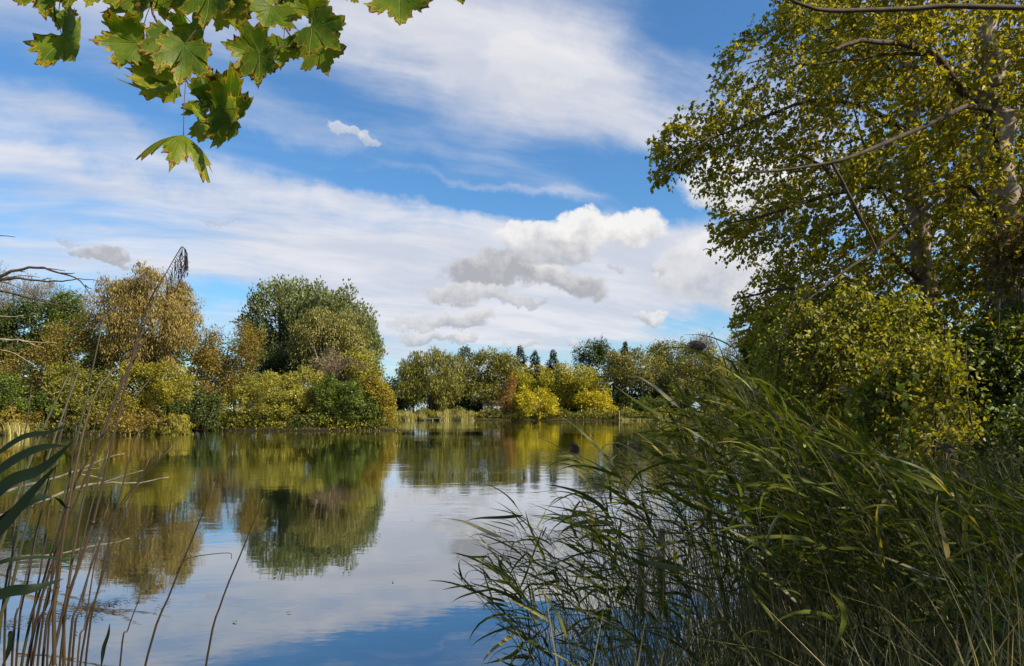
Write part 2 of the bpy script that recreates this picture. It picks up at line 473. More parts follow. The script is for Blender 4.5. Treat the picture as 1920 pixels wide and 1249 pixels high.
# ------------------------------------------------------------------ water
m_, t, out = mat_base('lake_water')
geo = t.new('ShaderNodeNewGeometry')
pos = geo.outputs['Position']
mp = t.new('ShaderNodeMapping'); mp.inputs['Scale'].default_value = (0.55, 1.0, 1.0); mp.inputs['Rotation'].default_value = (0, 0, R(8))
t.l.new(pos, mp.inputs[0])
n_s = t.noise(mp.outputs[0], 5.5, 3, 0.5)
n_m = t.noise(mp.outputs[0], 1.6, 3, 0.5)
n_l = t.noise(mp.outputs[0], 0.35, 2, 0.5)
calm = t.sstep(t.noise(mp.outputs[0], 0.055, 3, 0.5), 0.38, 0.62, 0.25, 1.8)
h = t.m('ADD', t.m('MULTIPLY', n_s, 0.0022), t.m('ADD', t.m('MULTIPLY', n_m, 0.0065), t.m('MULTIPLY', n_l, 0.010)))
h = t.m('MULTIPLY', h, calm)
# a spreading ring where something touched the surface
sp = t.new('ShaderNodeSeparateXYZ'); t.l.new(pos, sp.inputs[0])
rp = at(535, 1132, 2.0 * F / (1132 - HY))
rr = t.m('SQRT', t.m('ADD', t.m('POWER', t.m('SUBTRACT', sp.outputs[0], rp.x), 2.0), t.m('POWER', t.m('SUBTRACT', sp.outputs[1], rp.y), 2.0)))
ring = t.m('MULTIPLY', t.m('SINE', t.m('MULTIPLY', rr, 70.0)), t.m('MULTIPLY', t.sstep(rr, 0.12, 0.16), t.sstep(rr, 0.24, 0.19)))
h = t.m('ADD', h, t.m('MULTIPLY', ring, 0.00022))
b = t.new('ShaderNodeBump'); b.inputs['Strength'].default_value = 1.0; b.inputs['Distance'].default_value = 1.0
t.l.new(h, b.inputs['Height'])
fr = t.new('ShaderNodeFresnel'); fr.inputs['IOR'].default_value = 2.8
t.l.new(b.outputs[0], fr.inputs['Normal'])
df = t.new('ShaderNodeBsdfDiffuse'); df.inputs[0].default_value = (.012, .016, .008, 1)
gl = t.new('ShaderNodeBsdfGlossy'); gl.inputs['Roughness'].default_value = 0.02
gl.inputs[0].default_value = (.98, .99, 1, 1)
t.l.new(b.outputs[0], gl.inputs['Normal'])
mx = t.new('ShaderNodeMixShader')
t.l.new(t.m('MULTIPLY', fr.outputs[0], 1.5, clamp=True), mx.inputs[0]); t.l.new(df.outputs[0], mx.inputs[1]); t.l.new(gl.outputs[0], mx.inputs[2])
t.l.new(mx.outputs[0], out.inputs[0])
M['water'] = m_
wb = MB()
V = [(-130, -10, 0), (90, -10, 0), (90, 160, 0), (-130, 160, 0)]
tag(link('water', mesh_np('water', V, [(0, 1, 2, 3)], 4, M['water'])), kind='structure')

# ------------------------------------------------------------------ foliage
def unit(a): return a / np.maximum(np.linalg.norm(a, axis=1, keepdims=True), 1e-9)

def leaf_mesh(name, P, A, N, L, W, rnd, tone, mat, six=False):
    """P attach points, A long axes, N normals, one leaf each."""
    A = unit(A); S = unit(np.cross(A, N)); U = np.cross(S, A)
    L = L[:, None]; W = W[:, None]
    n = len(P)
    if not six:
        V = np.stack([P, P + A * L * .45 - S * W * .5 + U * W * .12, P + A * L, P + A * L * .45 + S * W * .5 + U * W * .12], 1).reshape(-1, 3)
        Fc = np.arange(n * 4).reshape(n, 4); k_ = 4
    else:
        f = .16
        V = np.stack([P, P + A * L * .22 - S * W * .46 + U * W * f, P + A * L * .60 - S * W * .34 + U * W * f - A * 0,
                      P + A * L - U * L * .10, P + A * L * .60 + S * W * .34 + U * W * f, P + A * L * .22 + S * W * .46 + U * W * f], 1).reshape(-1, 3)
        b_ = np.arange(n)[:, None] * 6
        Fc = np.concatenate([b_ + np.array([0, 3, 2, 1]), b_ + np.array([0, 5, 4, 3])], 0); k_ = 6
    return mesh_np(name, V, Fc, 4, mat, {'rnd': np.repeat(rnd, k_), 'tone': np.repeat(tone, k_)})

def sph(n):
    v = rng.normal(size=(n, 3)); return unit(v)

def crown_points(ells, nclump, rc, n, style, fill=.20):
    """ells: world (c, r) with weights by area; returns P, outward, tone, centres."""
    wts = np.array([r[0] * r[2] for c, r in ells]); wts = wts / wts.sum()
    ei = rng.choice(len(ells), nclump, p=wts)
    C = np.array([c for c, r in ells])[ei]; Rr = np.array([r for c, r in ells])[ei]
    d = sph(nclump)
    rad = rng.uniform(0.35, 1.0, nclump) ** 0.55
    cc = C + d * Rr * rad[:, None] * 0.92
    cr = rc * rng.uniform(0.55, 1.35, nclump)
    tone = np.clip(rng.normal(0.5, 0.2, nclump), 0, 1)
    p = cr ** 2; p = p / p.sum()
    ci = rng.choice(nclump, n, p=p)
    dd = sph(n)
    fillm = rng.random(n) < (fill if style != 'conifer' else 0)
    rr_ = rng.uniform(0.25, 1, n) ** 0.45
    # squashed domes: bulge up, ragged below
    dd[:, 2] = np.where(dd[:, 2] < -0.2, dd[:, 2] * (1.0 if style != 'willow' else 1.6), dd[:, 2] * 0.85)
    P = cc[ci] + dd * (cr[ci] * rr_)[:, None] + rng.normal(size=(n, 3)) * rc * 0.20
    # part of the leaves fills the whole crown between the clumps
    nf = int(fillm.sum())
    if nf:
        e2 = rng.choice(len(ells), nf, p=wts); d2 = sph(nf)
        wob = 1 + .10 * np.sin(d2[:, 0] * 7 + e2) + .10 * np.sin(d2[:, 2] * 9 + 2 * e2) + rng.normal(0, .05, nf)
        P[fillm] = np.array([c for c, r in ells])[e2] + d2 * np.array([r for c, r in ells])[e2] * (rng.uniform(.3, 1, nf) ** .4 * .84 * wob)[:, None]
        dd[fillm] = d2
    # loose sprigs break the outline
    ns = nclump * 4
    si = rng.integers(0, nclump, ns); sd_ = unit(sph(ns) * .8 + d[si] * .8 + np.array([0, 0, .35])); sl = cr[si] * rng.uniform(1.05, 1.75, ns)
    sm = (rng.random(n) < .13) & ~fillm; k5 = int(sm.sum())
    sj = rng.integers(0, ns, k5)
    P[sm] = cc[si[sj]] + sd_[sj] * (sl[sj] * rng.uniform(.55, 1, k5))[:, None] + rng.normal(size=(k5, 3)) * rc * .05
    return P, unit(dd + d[ci] * 0.4 + np.array([0, 0, .25])), tone[ci], cc, cr

def tree(name, label, cat, D, ells, mat, n_cov=5.5, leaf=(.26, .13), style='round', nclump=60, rc=1.0, base=None, tr=0.25,
         group=None, bark='bark_dark', fill=.20, cap=19000, limbs=7, dd=0.0, lean=None, depth=0.8, sprays=0):
    """ells in photo pixels (cx, cy, rx, ry) at distance D, given real depth."""
    we = []
    for e in ells:
        cx, cy, rx, ry = e[:4]
        off = e[4] if len(e) > 4 else 0
        c = at(cx, cy, D + off); k_ = (D + off) / F
        we.append((np.array(c), np.array([rx * k_, max(rx, ry) * k_ * depth if rx < ry * 1.6 else rx * k_ * .55, ry * k_])))
    area = sum(math.pi * r[0] * r[2] for c, r in we)
    n = int(min(cap, n_cov * area / (leaf[0] * leaf[1] * .5)))
    bx = base if base is not None else ells[0][0]
    bp = at(bx, HY, D); bzz = gz(bp.x, bp.y)
    bl = Vector((bp.x, bp.y, bzz))
    root = empty(name, bl, label, cat, group)
    P, O, tone, cc, cr = crown_points(we, nclump, rc, n, style, fill)
    keep = P[:, 2] > max(0.12, bzz * 0.5)
    P, O, tone = P[keep], O[keep], tone[keep]; n = len(P)
    rnd = np.clip(rng.normal(.5, .24, n), 0, 1)
    if style == 'willow':
        A = np.stack([rng.normal(0, .28, n), rng.normal(0, .28, n), -np.ones(n)], 1) + O * .35
        N = O + rng.normal(size=(n, 3)) * .5
    elif style == 'up':
        A = np.stack([rng.normal(0, .45, n), rng.normal(0, .45, n), np.ones(n)], 1) + O * .6
        N = O + rng.normal(size=(n, 3)) * .6
    elif style == 'conifer':
        A = O * np.array([1, 1, .15]) + np.array([0, 0, -.3]) + rng.normal(size=(n, 3)) * .3
        N = np.tile([0, 0, 1.0], (n, 1)) + rng.normal(size=(n, 3)) * .5
    else:
        A = rng.normal(size=(n, 3)) * .7 + O * .5 + np.array([0, 0, -.35])
        N = O * .9 + rng.normal(size=(n, 3)) * .6
    sc = rng.uniform(.65, 1.3, n)
    me = leaf_mesh('crown', P, A, N, leaf[0] * sc, leaf[1] * sc, rnd, tone, M[mat])
    tag(link('crown', me, root), kind='stuff')
    # trunk and limbs
    mb = MB()
    top = Vector(we[0][0]) + Vector((0, 0, we[0][1][2] * .35))
    mid = bl.lerp(top, .45) + Vector(lean or (0, 0, 0))
    tl = smooth_line([bl - Vector((0, 0, .3)), mid, top], 8)
    mb.tube(tl, [tr * (1.15 - .9 * i / 7) for i in range(8)], 7)
    order = rng.permutation(len(cc))[:limbs]
    for j in order:
        s0 = tl[int(rng.integers(2, 6))]
        e_ = Vector(cc[j])
        md = s0.lerp(e_, .5) + Vector((0, 0, abs(e_.z - s0.z) * -.12 + .1)) 
        ln = smooth_line([s0, md, e_], 5)
        mb.tube(ln, [tr * .42 * (1 - .8 * i / 4) for i in range(5)], 5)
    if sprays:
        mt = MB()
        for j in range(sprays):
            q = int(rng.integers(0, len(cc)))
            s0 = Vector(cc[q]); o_ = Vector((float(rng.normal(0, .4)), float(rng.normal(0, .4)), 1)).normalized()
            l_ = rc * float(rng.uniform(.8, 1.7))
            e_ = s0 + o_ * l_
            mt.tube([s0, s0.lerp(e_, .5) + Vector((float(rng.normal(0, .06)), 0, 0)), e_], [.028, .018, .006], 3)
        tag(mt.obj('twigs', M[bark], root), kind='stuff')
    mb.obj('trunk', M[bark], root)
    return root

# ---- left bank and point
G_L = 'trees and bushes on the left bank'
G_P = 'trees and bushes on the wooded point'
G_F = 'trees and bushes along the far bank'
tree('willow_tree', 'big tawny willow with a domed crown, tallest tree on the left bank', 'tree', 64,
     [(285, 600, 92, 104), (235, 570, 50, 62), (340, 590, 44, 74), (290, 540, 62, 46), (255, 660, 70, 50)], 'willow_gold', style='willow', cap=46000, leaf=(.29, .075), nclump=150, rc=.75, n_cov=5.5, base=280, group=G_L, tr=.35, limbs=12)
tree('bare_tree', 'nearly bare brown tree with fine twigs at the left edge', 'tree', 78,
     [(25, 560, 55, 52), (90, 560, 45, 40), (165, 590, 40, 45)], 'twig_haze', n_cov=1.5, leaf=(.26, .05), style='up', nclump=60, rc=1.1, group=G_L, sprays=90)
tree('broadleaf_tree', 'small bright green treetop rising left of the tawny willow', 'tree', 72,
     [(118, 585, 34, 42), (110, 640, 44, 50)], 'green', nclump=30, rc=.9, group=G_L)
tree('broadleaf_tree', 'dark green tree behind bare twigs at the left edge', 'tree', 70,
     [(28, 625, 52, 55), (60, 590, 24, 28), (-30, 610, 50, 60)], 'dark_green', nclump=40, rc=.9, group=G_L)
tree('broadleaf_tree', 'brown olive autumn tree between the left edge and the tawny willow', 'tree', 64,
     [(130, 665, 75, 72), (185, 640, 40, 55), (60, 700, 60, 50), (-30, 700, 50, 60)], 'brown_olive', nclump=80, rc=.8, leaf=(.22, .09), n_cov=4, group=G_L, sprays=50)
tree('shrub', 'green leafy bush at the waterside by the left edge', 'bush', 58,
     [(20, 745, 70, 52), (100, 770, 50, 36), (-50, 740, 60, 60)], 'green', nclump=50, rc=.65, group=G_L, tr=.08, leaf=(.2, .11))
tree('shrub', 'olive bush below the brown autumn tree on the left bank', 'bush', 58.5,
     [(165, 745, 60, 60), (120, 720, 40, 40), (205, 770, 40, 40)], 'olive', nclump=50, rc=.6, group=G_L, tr=.08, leaf=(.2, .1))
tree('shrub', 'golden yellow bush under the right side of the tawny willow', 'bush', 60,
     [(250, 735, 50, 55), (310, 715, 50, 48), (225, 780, 40, 32)], 'gold', nclump=60, rc=.55, group=G_L, tr=.08, leaf=(.2, .1))
tree('shrub', 'small rounded golden bush overhanging the end of the left bank', 'bush', 57.3,
     [(325, 797, 40, 20), (300, 800, 25, 16)], 'gold', style='willow', nclump=34, rc=.32, group=G_L, tr=.05, leaf=(.26, .05), n_cov=8)
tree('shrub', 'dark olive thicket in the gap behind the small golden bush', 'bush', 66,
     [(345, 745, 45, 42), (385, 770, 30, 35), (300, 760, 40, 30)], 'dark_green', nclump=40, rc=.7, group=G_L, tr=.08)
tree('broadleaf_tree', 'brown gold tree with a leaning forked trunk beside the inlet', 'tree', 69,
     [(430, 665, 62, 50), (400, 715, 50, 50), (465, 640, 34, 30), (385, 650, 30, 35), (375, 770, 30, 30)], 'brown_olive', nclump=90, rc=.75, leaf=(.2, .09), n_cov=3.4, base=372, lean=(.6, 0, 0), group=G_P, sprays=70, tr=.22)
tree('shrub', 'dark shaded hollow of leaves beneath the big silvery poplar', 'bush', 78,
     [(490, 700, 40, 40), (560, 680, 60, 40), (640, 700, 60, 60)], 'dark_green', nclump=50, rc=.9, group=G_P, tr=.1)  # shade of the hollow under the poplar, put into dark leaf colour
tree('poplar_tree', 'tall dark silvery green poplar, dome shaped, tallest on the wooded point', 'tree', 85,
     [(525, 600, 76, 86), (590, 590, 90, 66), (640, 620, 72, 78), (665, 665, 50, 72), (520, 660, 66, 55), (690, 650, 26, 60)], 'poplar_dark', style='up', cap=44000, leaf=(.34, .20), fill=.36, nclump=260, rc=.9, n_cov=5.5, group=G_P, tr=.5, limbs=14)
tree('willow_tree', 'olive gold willow with pale limbs in front of the big poplar', 'tree', 75,
     [(610, 622, 64, 44), (575, 640, 40, 40), (655, 630, 34, 42), (600, 600, 44, 22), (590, 680, 34, 26)], 'pale_olive', style='willow', leaf=(.26, .10), nclump=80, rc=.75, group=G_P, bark='bark_pale', tr=.2, limbs=14)
tree('willow_tree', 'small round pale gold willow top at the right end of the point', 'tree', 73,
     [(682, 700, 34, 44), (665, 675, 22, 20)], 'lime_willow', leaf=(.22, .1), nclump=34, rc=.6, group=G_P, tr=.12)
tree('bare_shrub', 'brown nearly leafless bush between the two pale willows', 'bush', 71.5,
     [(622, 684, 30, 24), (668, 690, 14, 20)], 'twig_haze', n_cov=2, leaf=(.2, .05), style='up', nclump=24, rc=.6, group=G_P, tr=.1, sprays=40)
tree('willow_shrub', 'broad bright yellow green willow bush leaning over the water', 'bush', 69.5,
     [(510, 745, 78, 52), (460, 765, 56, 40), (575, 720, 46, 36), (560, 770, 55, 34), (420, 790, 26, 16)], 'lime_willow', cap=48000, leaf=(.17, .085), nclump=190, rc=.5, n_cov=6, group=G_P, tr=.15, bark='bark_dark')
tree('shrub', 'dense green bush at the waterside right of the yellow green willow', 'bush', 69,
     [(655, 755, 52, 48), (620, 740, 34, 44), (690, 770, 34, 32), (610, 785, 24, 16)], 'green', leaf=(.2, .12), nclump=90, rc=.5, group=G_P, tr=.12)
tree('shrub', 'orange gold bush at the very tip of the wooded point', 'bush', 69.5,
     [(715, 748, 26, 38), (722, 775, 22, 25), (698, 728, 22, 26)], 'orange', leaf=(.2, .1), nclump=50, rc=.45, group=G_P, tr=.1)

# ---- far bank
FL = (.42, .22)
def far(name, label, cat, D, ells, mat, **k_):
    k_.setdefault('leaf', FL); k_.setdefault('n_cov', 3.2); k_.setdefault('rc', 1.25); k_.setdefault('nclump', 70)
    return tree(name, label, cat, D, ells, mat, group=G_F, **k_)
far('willow_tree', 'weeping green willow at the left end of the far bank', 'tree', 146, [(808, 700, 58, 44), (775, 715, 34, 40), (845, 705, 34, 40), (835, 745, 24, 26), (800, 672, 36, 20)], 'olive', style='willow', leaf=(.6, .16), nclump=90)
far('broadleaf_tree', 'yellow green tree squeezed against the left of the weeping willow', 'tree', 150, [(752, 745, 20, 32), (742, 730, 14, 24)], 'green', nclump=24)
far('broadleaf_tree', 'olive tree with sky gaps at its top right of the weeping willow', 'tree', 150, [(915, 690, 48, 34), (880, 715, 36, 36), (945, 680, 30, 24), (905, 740, 50, 34)], 'olive', nclump=70)
far('conifer_tree', 'bluish dark conifer peeping out behind the olive tree', 'tree', 158, [(872, 668, 20, 18), (895, 672, 16, 12)], 'conifer', nclump=24, rc=.9)
def conifer(px, top, wpx, D, label):
    base = at(px, HY, D); root = empty('conifer_tree', (base.x, base.y, gz(base.x, base.y)), label, 'tree', G_F)
    k_ = D / F; zt = CAMH + (HY - top) * k_; zb = zt - 80 * k_
    n = 5000; u = rng.uniform(0, 1, n) ** .6
    tier = (u * 11) % 1
    rad = (0.01 + u * 1.9) * wpx * k_ * (.65 + .45 * tier) * rng.uniform(.3, 1, n) ** .5
    th = rng.uniform(0, 6.283, n) ; rad *= (.75 + .4 * np.sin(th * 3 + u * 9 + px)) * (.8 + .3 * np.sin(u * 23 + px))
    P = np.stack([base.x + rad * np.cos(th), base.y + rad * np.sin(th), zt - u * (zt - zb) - rad * .15], 1)
    O = np.stack([np.cos(th), np.sin(th), -.25 * np.ones(n)], 1)
    link('crown', leaf_mesh('crown', P, O + rng.normal(size=(n, 3)) * .25, np.tile([0, 0, 1.], (n, 1)) + rng.normal(size=(n, 3)) * .3,
         np.full(n, .65), np.full(n, .2), rng.uniform(0, 1, n), rng.uniform(0, 1, n), M['conifer']), root)['kind'] = 'stuff'
    mb = MB(); mb.tube([root.location, Vector((base.x, base.y, zt))], [.3, .03], 6); mb.obj('trunk', M['bark_dark'], root)
conifer(975, 647, 30, 156, 'dark pointed conifer, leftmost of three above the yellow trees')
conifer(1003, 656, 26, 158, 'dark conifer touching the right side of the leftmost pointed conifer')
conifer(1037, 654, 24, 156, 'dark narrow conifer standing alone above the yellow trees')
conifer(1172, 640, 14, 158, 'small dark treetop poking above the pale olive tree')
far('broadleaf_tree', 'wide yellow olive tree behind the bright yellow bush', 'tree', 150, [(1000, 712, 50, 32), (975, 740, 44, 34), (1040, 720, 34, 34), (1010, 755, 50, 30)], 'yellow_olive', nclump=80)
far('cypress_tree', 'rust brown conical tree at the waterside left of the bright yellow bush', 'tree', 143, [(952, 755, 19, 34), (955, 722, 13, 26), (945, 775, 20, 14)], 'rust', nclump=40, rc=.8, leaf=(.4, .14))
far('shrub', 'bright yellow rounded bush at the waterside in mid far bank', 'bush', 142, [(1010, 760, 44, 34), (985, 755, 28, 34), (1035, 775, 24, 14)], 'yellow', nclump=70, rc=.85, leaf=(.34, .2))
far('broadleaf_tree', 'golden autumn tree right of the yellow olive tree', 'tree', 148, [(1085, 712, 44, 32), (1065, 735, 34, 28), (1120, 725, 28, 28), (1105, 740, 40, 22)], 'yellow_olive', nclump=80)
far('shrub', 'bright yellow leafy tree with low spreading boughs over the water', 'bush', 144, [(1115, 755, 38, 20), (1135, 770, 24, 18), (1100, 745, 26, 16)], 'yellow', nclump=60, rc=.75, leaf=(.36, .22))
far('broadleaf_tree', 'dark green round crowned tree standing tallest behind the golden tree', 'tree', 156, [(1106, 662, 32, 28), (1090, 678, 20, 20), (1128, 660, 14, 24)], 'dark_green', nclump=44, rc=1.1)
far('broadleaf_tree', 'pale olive broad tree right of the golden tree', 'tree', 150, [(1185, 690, 60, 38), (1220, 710, 36, 30), (1160, 690, 34, 36), (1235, 735, 20, 22)], 'pale_olive', nclump=110)
far('shrub', 'fresh green leafy bush below the pale olive tree', 'bush', 145, [(1212, 762, 24, 22), (1192, 770, 14, 14), (1240, 765, 18, 18)], 'green', nclump=30, rc=.8)
far('broadleaf_tree', 'dull green tree behind and right of the pale olive tree', 'tree', 154, [(1260, 670, 40, 32), (1235, 668, 24, 22), (1300, 675, 40, 34)], 'olive', nclump=70)
far('broadleaf_tree', 'olive tree with a yellow side above the tall reed plume', 'tree', 148, [(1290, 710, 44, 44), (1330, 700, 30, 50), (1260, 730, 30, 34)], 'pale_olive', nclump=80)
far('broadleaf_tree', 'golden leaved tree behind the tall reed plume', 'tree', 146, [(1335, 680, 24, 24), (1355, 715, 28, 30), (1345, 750, 34, 26)], 'gold', nclump=40)
far('bare_tree', 'leafless greyish tan tree beyond the tall reed plume', 'tree', 152, [(1385, 670, 40, 42), (1420, 680, 30, 50), (1310, 650, 26, 18)], 'twig_haze', n_cov=2.4, leaf=(.45, .1), style='up', nclump=70, sprays=80)
far('broadleaf_tree', 'mid green tree low behind the leafless tan tree', 'tree', 149, [(1400, 735, 60, 40), (1470, 700, 60, 60), (1540, 690, 60, 70)], 'olive', nclump=80)
BK = ['the left side of the weeping willow', 'the far reed bed', 'the rust brown tree', 'the bright yellow bush', 'the golden tree', 'the pale olive tree', 'the dull green tree', 'the golden leaved tree', 'the leafless tan tree', 'the tallest plumed reed and shrubs']
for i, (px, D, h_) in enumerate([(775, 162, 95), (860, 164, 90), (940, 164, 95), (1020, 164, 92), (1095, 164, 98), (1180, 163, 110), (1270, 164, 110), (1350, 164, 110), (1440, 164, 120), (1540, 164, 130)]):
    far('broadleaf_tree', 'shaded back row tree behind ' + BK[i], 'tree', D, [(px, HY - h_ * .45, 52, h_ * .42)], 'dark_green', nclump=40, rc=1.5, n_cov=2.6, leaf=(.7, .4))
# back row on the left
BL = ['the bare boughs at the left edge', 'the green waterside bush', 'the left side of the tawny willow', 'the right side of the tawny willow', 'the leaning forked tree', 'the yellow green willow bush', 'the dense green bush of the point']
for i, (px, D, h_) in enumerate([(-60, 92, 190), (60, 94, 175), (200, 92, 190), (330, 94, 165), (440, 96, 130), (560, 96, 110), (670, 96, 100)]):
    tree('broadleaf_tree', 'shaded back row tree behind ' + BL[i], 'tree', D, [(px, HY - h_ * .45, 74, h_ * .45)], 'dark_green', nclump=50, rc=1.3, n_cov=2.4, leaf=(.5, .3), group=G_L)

# ---- low cover along the shores (grass, sedge)
def blades(P, H, lean, Wd, rnd, tone, mat, name, segs=3, kind='stuff', label=None, cat=None, droop=0.25, az=None, parent=None):
    n = len(P)
    az = rng.uniform(0, 6.283, n) if az is None else az
    dirv = np.stack([np.cos(az), np.sin(az), np.zeros(n)], 1)
    ya = rng.uniform(0, 6.283, n)
    side = np.stack([np.cos(ya), np.sin(ya), np.zeros(n)], 1)
    rows = []
    for i in range(segs + 1):
        t_ = i / segs
        c_ = P + dirv * (H * lean * (t_ ** 1.6))[:, None] + np.array([0, 0, 1.0]) * (H * (t_ - droop * t_ * t_ * lean))[:, None]
        wv = Wd * (1 - t_ ** 1.5 * .93)
        rows.append(c_ - side * wv[:, None] / 2); rows.append(c_ + side * wv[:, None] / 2)
    V = np.stack(rows, 1).reshape(-1, 3); k_ = (segs + 1) * 2
    b_ = np.arange(n)[:, None] * k_
    Fc = np.concatenate([b_ + np.array([2 * i, 2 * i + 1, 2 * i + 3, 2 * i + 2]) for i in range(segs)], 0)
    me = mesh_np(name, V, Fc, 4, mat, {'rnd': np.repeat(rnd, k_), 'tone': np.repeat(tone, k_)}, smooth=True)
    return tag(link(name, me, parent), label, cat, kind=kind)

def shore_samples(i0, i1, n, lo, hi):
    pts = LAKE[i0:i1 + 1]; seg = np.hypot(*(pts[1:] - pts[:-1]).T); p_ = seg / seg.sum()
    k_ = rng.choice(len(seg), n, p=p_); t_ = rng.uniform(0, 1, n)
    a = pts[k_]; b_ = pts[k_ + 1]; q = a + (b_ - a) * t_[:, None]
    d = (b_ - a) / seg[k_][:, None]; nrm = np.stack([d[:, 1], -d[:, 0]], 1)   # to the right of travel = land
    q = q + nrm * rng.uniform(lo, hi, n)[:, None]
    return q

n = 9000
q = shore_samples(13, 37, n, -.1, 1.8)
z = np.maximum(ground_z(q[:, 0], q[:, 1]), 0)
blades(np.column_stack([q, z - .03]), rng.uniform(.1, .4, n), rng.uniform(.3, 1.6, n), rng.uniform(.03, .07, n), rng.uniform(0, 1, n), rng.uniform(.2, .9, n),
       M['olive'], 'shore_grass', segs=2, label='olive grass fringing the far shores', cat='grass')
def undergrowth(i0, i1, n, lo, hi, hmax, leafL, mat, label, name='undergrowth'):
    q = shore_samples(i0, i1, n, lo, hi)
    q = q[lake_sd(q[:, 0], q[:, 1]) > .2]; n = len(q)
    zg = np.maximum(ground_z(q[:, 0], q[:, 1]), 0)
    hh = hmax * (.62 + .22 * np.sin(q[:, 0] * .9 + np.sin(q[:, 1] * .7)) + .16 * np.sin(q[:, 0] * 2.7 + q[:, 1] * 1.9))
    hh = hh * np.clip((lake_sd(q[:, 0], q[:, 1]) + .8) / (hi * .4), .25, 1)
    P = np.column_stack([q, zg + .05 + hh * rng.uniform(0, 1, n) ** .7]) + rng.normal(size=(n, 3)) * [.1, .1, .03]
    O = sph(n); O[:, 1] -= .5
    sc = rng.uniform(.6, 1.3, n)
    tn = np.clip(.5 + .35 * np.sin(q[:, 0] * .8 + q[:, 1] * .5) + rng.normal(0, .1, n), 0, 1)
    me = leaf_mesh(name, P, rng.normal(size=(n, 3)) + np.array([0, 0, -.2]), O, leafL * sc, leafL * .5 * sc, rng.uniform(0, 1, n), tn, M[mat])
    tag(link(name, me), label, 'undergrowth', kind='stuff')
undergrowth(13, 19, 22000, .6, 4, 2.2, .42, 'olive', 'low tangled undergrowth under the trees of the far bank')
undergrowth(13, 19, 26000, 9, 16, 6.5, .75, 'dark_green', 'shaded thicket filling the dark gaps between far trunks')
undergrowth(20, 28, 24000, .3, 4, 1.8, .24, 'olive', 'low undergrowth along the waterline of the wooded point')
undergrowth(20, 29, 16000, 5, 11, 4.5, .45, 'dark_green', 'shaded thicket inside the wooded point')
undergrowth(29, 36, 24000, .3, 4, 2.0, .22, 'brown_olive', 'low brown and green undergrowth along the left bank')
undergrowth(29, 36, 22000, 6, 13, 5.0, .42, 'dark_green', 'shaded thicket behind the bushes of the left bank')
# bank reeds (far)
def reed_bed(px0, px1, D, top, n, label):
    x = (rng.uniform(px0, px1, n) - CX) / F * D; y = rng.uniform(D - .8, D + 2.2, n) - .5 * np.sin(x * 1.7)
    h_ = (CAMH + (HY - top) / F * D) * rng.uniform(.45, 1.1, n) * (1 + .16 * np.sin(x * 2.3) + .12 * np.sin(x * 5.1 + 1))
    blades(np.column_stack([x, y, np.full(n, -.1)]), h_, rng.uniform(.05, .3, n), rng.uniform(.05, .10, n), rng.uniform(0, 1, n), rng.uniform(0, 1, n), M['far_reed'], 'reed_bed', segs=2, label=label, cat='reeds')
reed_bed(744, 782, 139.5, 770, 1100, 'pale gold reed bed on far bank beside the wooded point')
reed_bed(786, 800, 139.6, 772, 350, 'narrow pale reed tuft left of the low jetty')
reed_bed(822, 888, 139.5, 768, 1900, 'tall pale gold reed bed on far bank right of the jetty')
reed_bed(0, 60, 55.5, 790, 900, 'buff dry reeds on the left bank at the edge of the picture')
reed_bed(1160, 1260, 139.6, 779, 900, 'thin tan reeds in front of the pale olive tree')

# jetty
jc = at(812, HY, 138.6); jr = empty('jetty', (jc.x, jc.y, 0), 'low wooden jetty at the waterline between the far reed beds', 'jetty')
mb = MB()
for k_ in range(10):
    mb = MB(); mb.box((jc.x - 1.6 + k_ * .36, jc.y, .42 + .01 * (k_ % 3)), (.33, 1.3, .05)); mb.obj('plank', M['grey_wood'], jr, False)
for sx in (-1.6, 0, 1.5):
    for sy in (-.55, .55):
        mb = MB(); mb.tube([(jc.x + sx, jc.y + sy, -.8), (jc.x + sx, jc.y + sy, .38)], .07, 8); mb.obj('post', M['grey_wood'], jr)
# stakes in the water
for px, D, top, lb in [(885, 138, 782, 'thin pale stake in the water right of the far reed bed'), (888.5, 137.5, 786, 'shorter thin stake touching the pale stake by the far reeds'),
                       (1161, 132, 770, 'pale upright stake at the waterside below the pale olive tree'), (1234, 130, 775, 'second pale stake in the water right of the green bush')]:
    b0 = at(px, HY, D); e_ = empty('stake', (b0.x, b0.y, 0), lb, 'post')
    mb = MB(); tp = at(px, top, D); mb.tube([(b0.x, b0.y, -.8), (tp.x + .03, tp.y, tp.z)], [.07, .05], 7); mb.obj('pole', M['bark_pale'], e_)
# hut
hc = at(925, HY, 149); hz_ = gz(hc.x, hc.y)
hr = empty('hut', (hc.x, hc.y, hz_), 'white walled hut half hidden behind the rust brown tree', 'hut')
mb = MB(); mb.box((hc.x, hc.y, hz_ + 1.4), (4.4, 3, 2.8)); mb.obj('wall', M['pale_wall'], hr, False)
me = bpy.data.meshes.new('roof')
xs, ys, z0 = 2.5, 1.8, hz_ + 2.8
me.from_pydata([(hc.x - xs, hc.y - ys, z0), (hc.x + xs, hc.y - ys, z0), (hc.x + xs, hc.y + ys, z0), (hc.x - xs, hc.y + ys, z0), (hc.x - xs, hc.y, z0 + 1.1), (hc.x + xs, hc.y, z0 + 1.1)], [],
               [(0, 1, 5, 4), (2, 3, 4, 5), (0, 4, 3), (1, 2, 5), (0, 3, 2, 1)]); me.materials.append(M['roof'])
link('roof', me, hr)

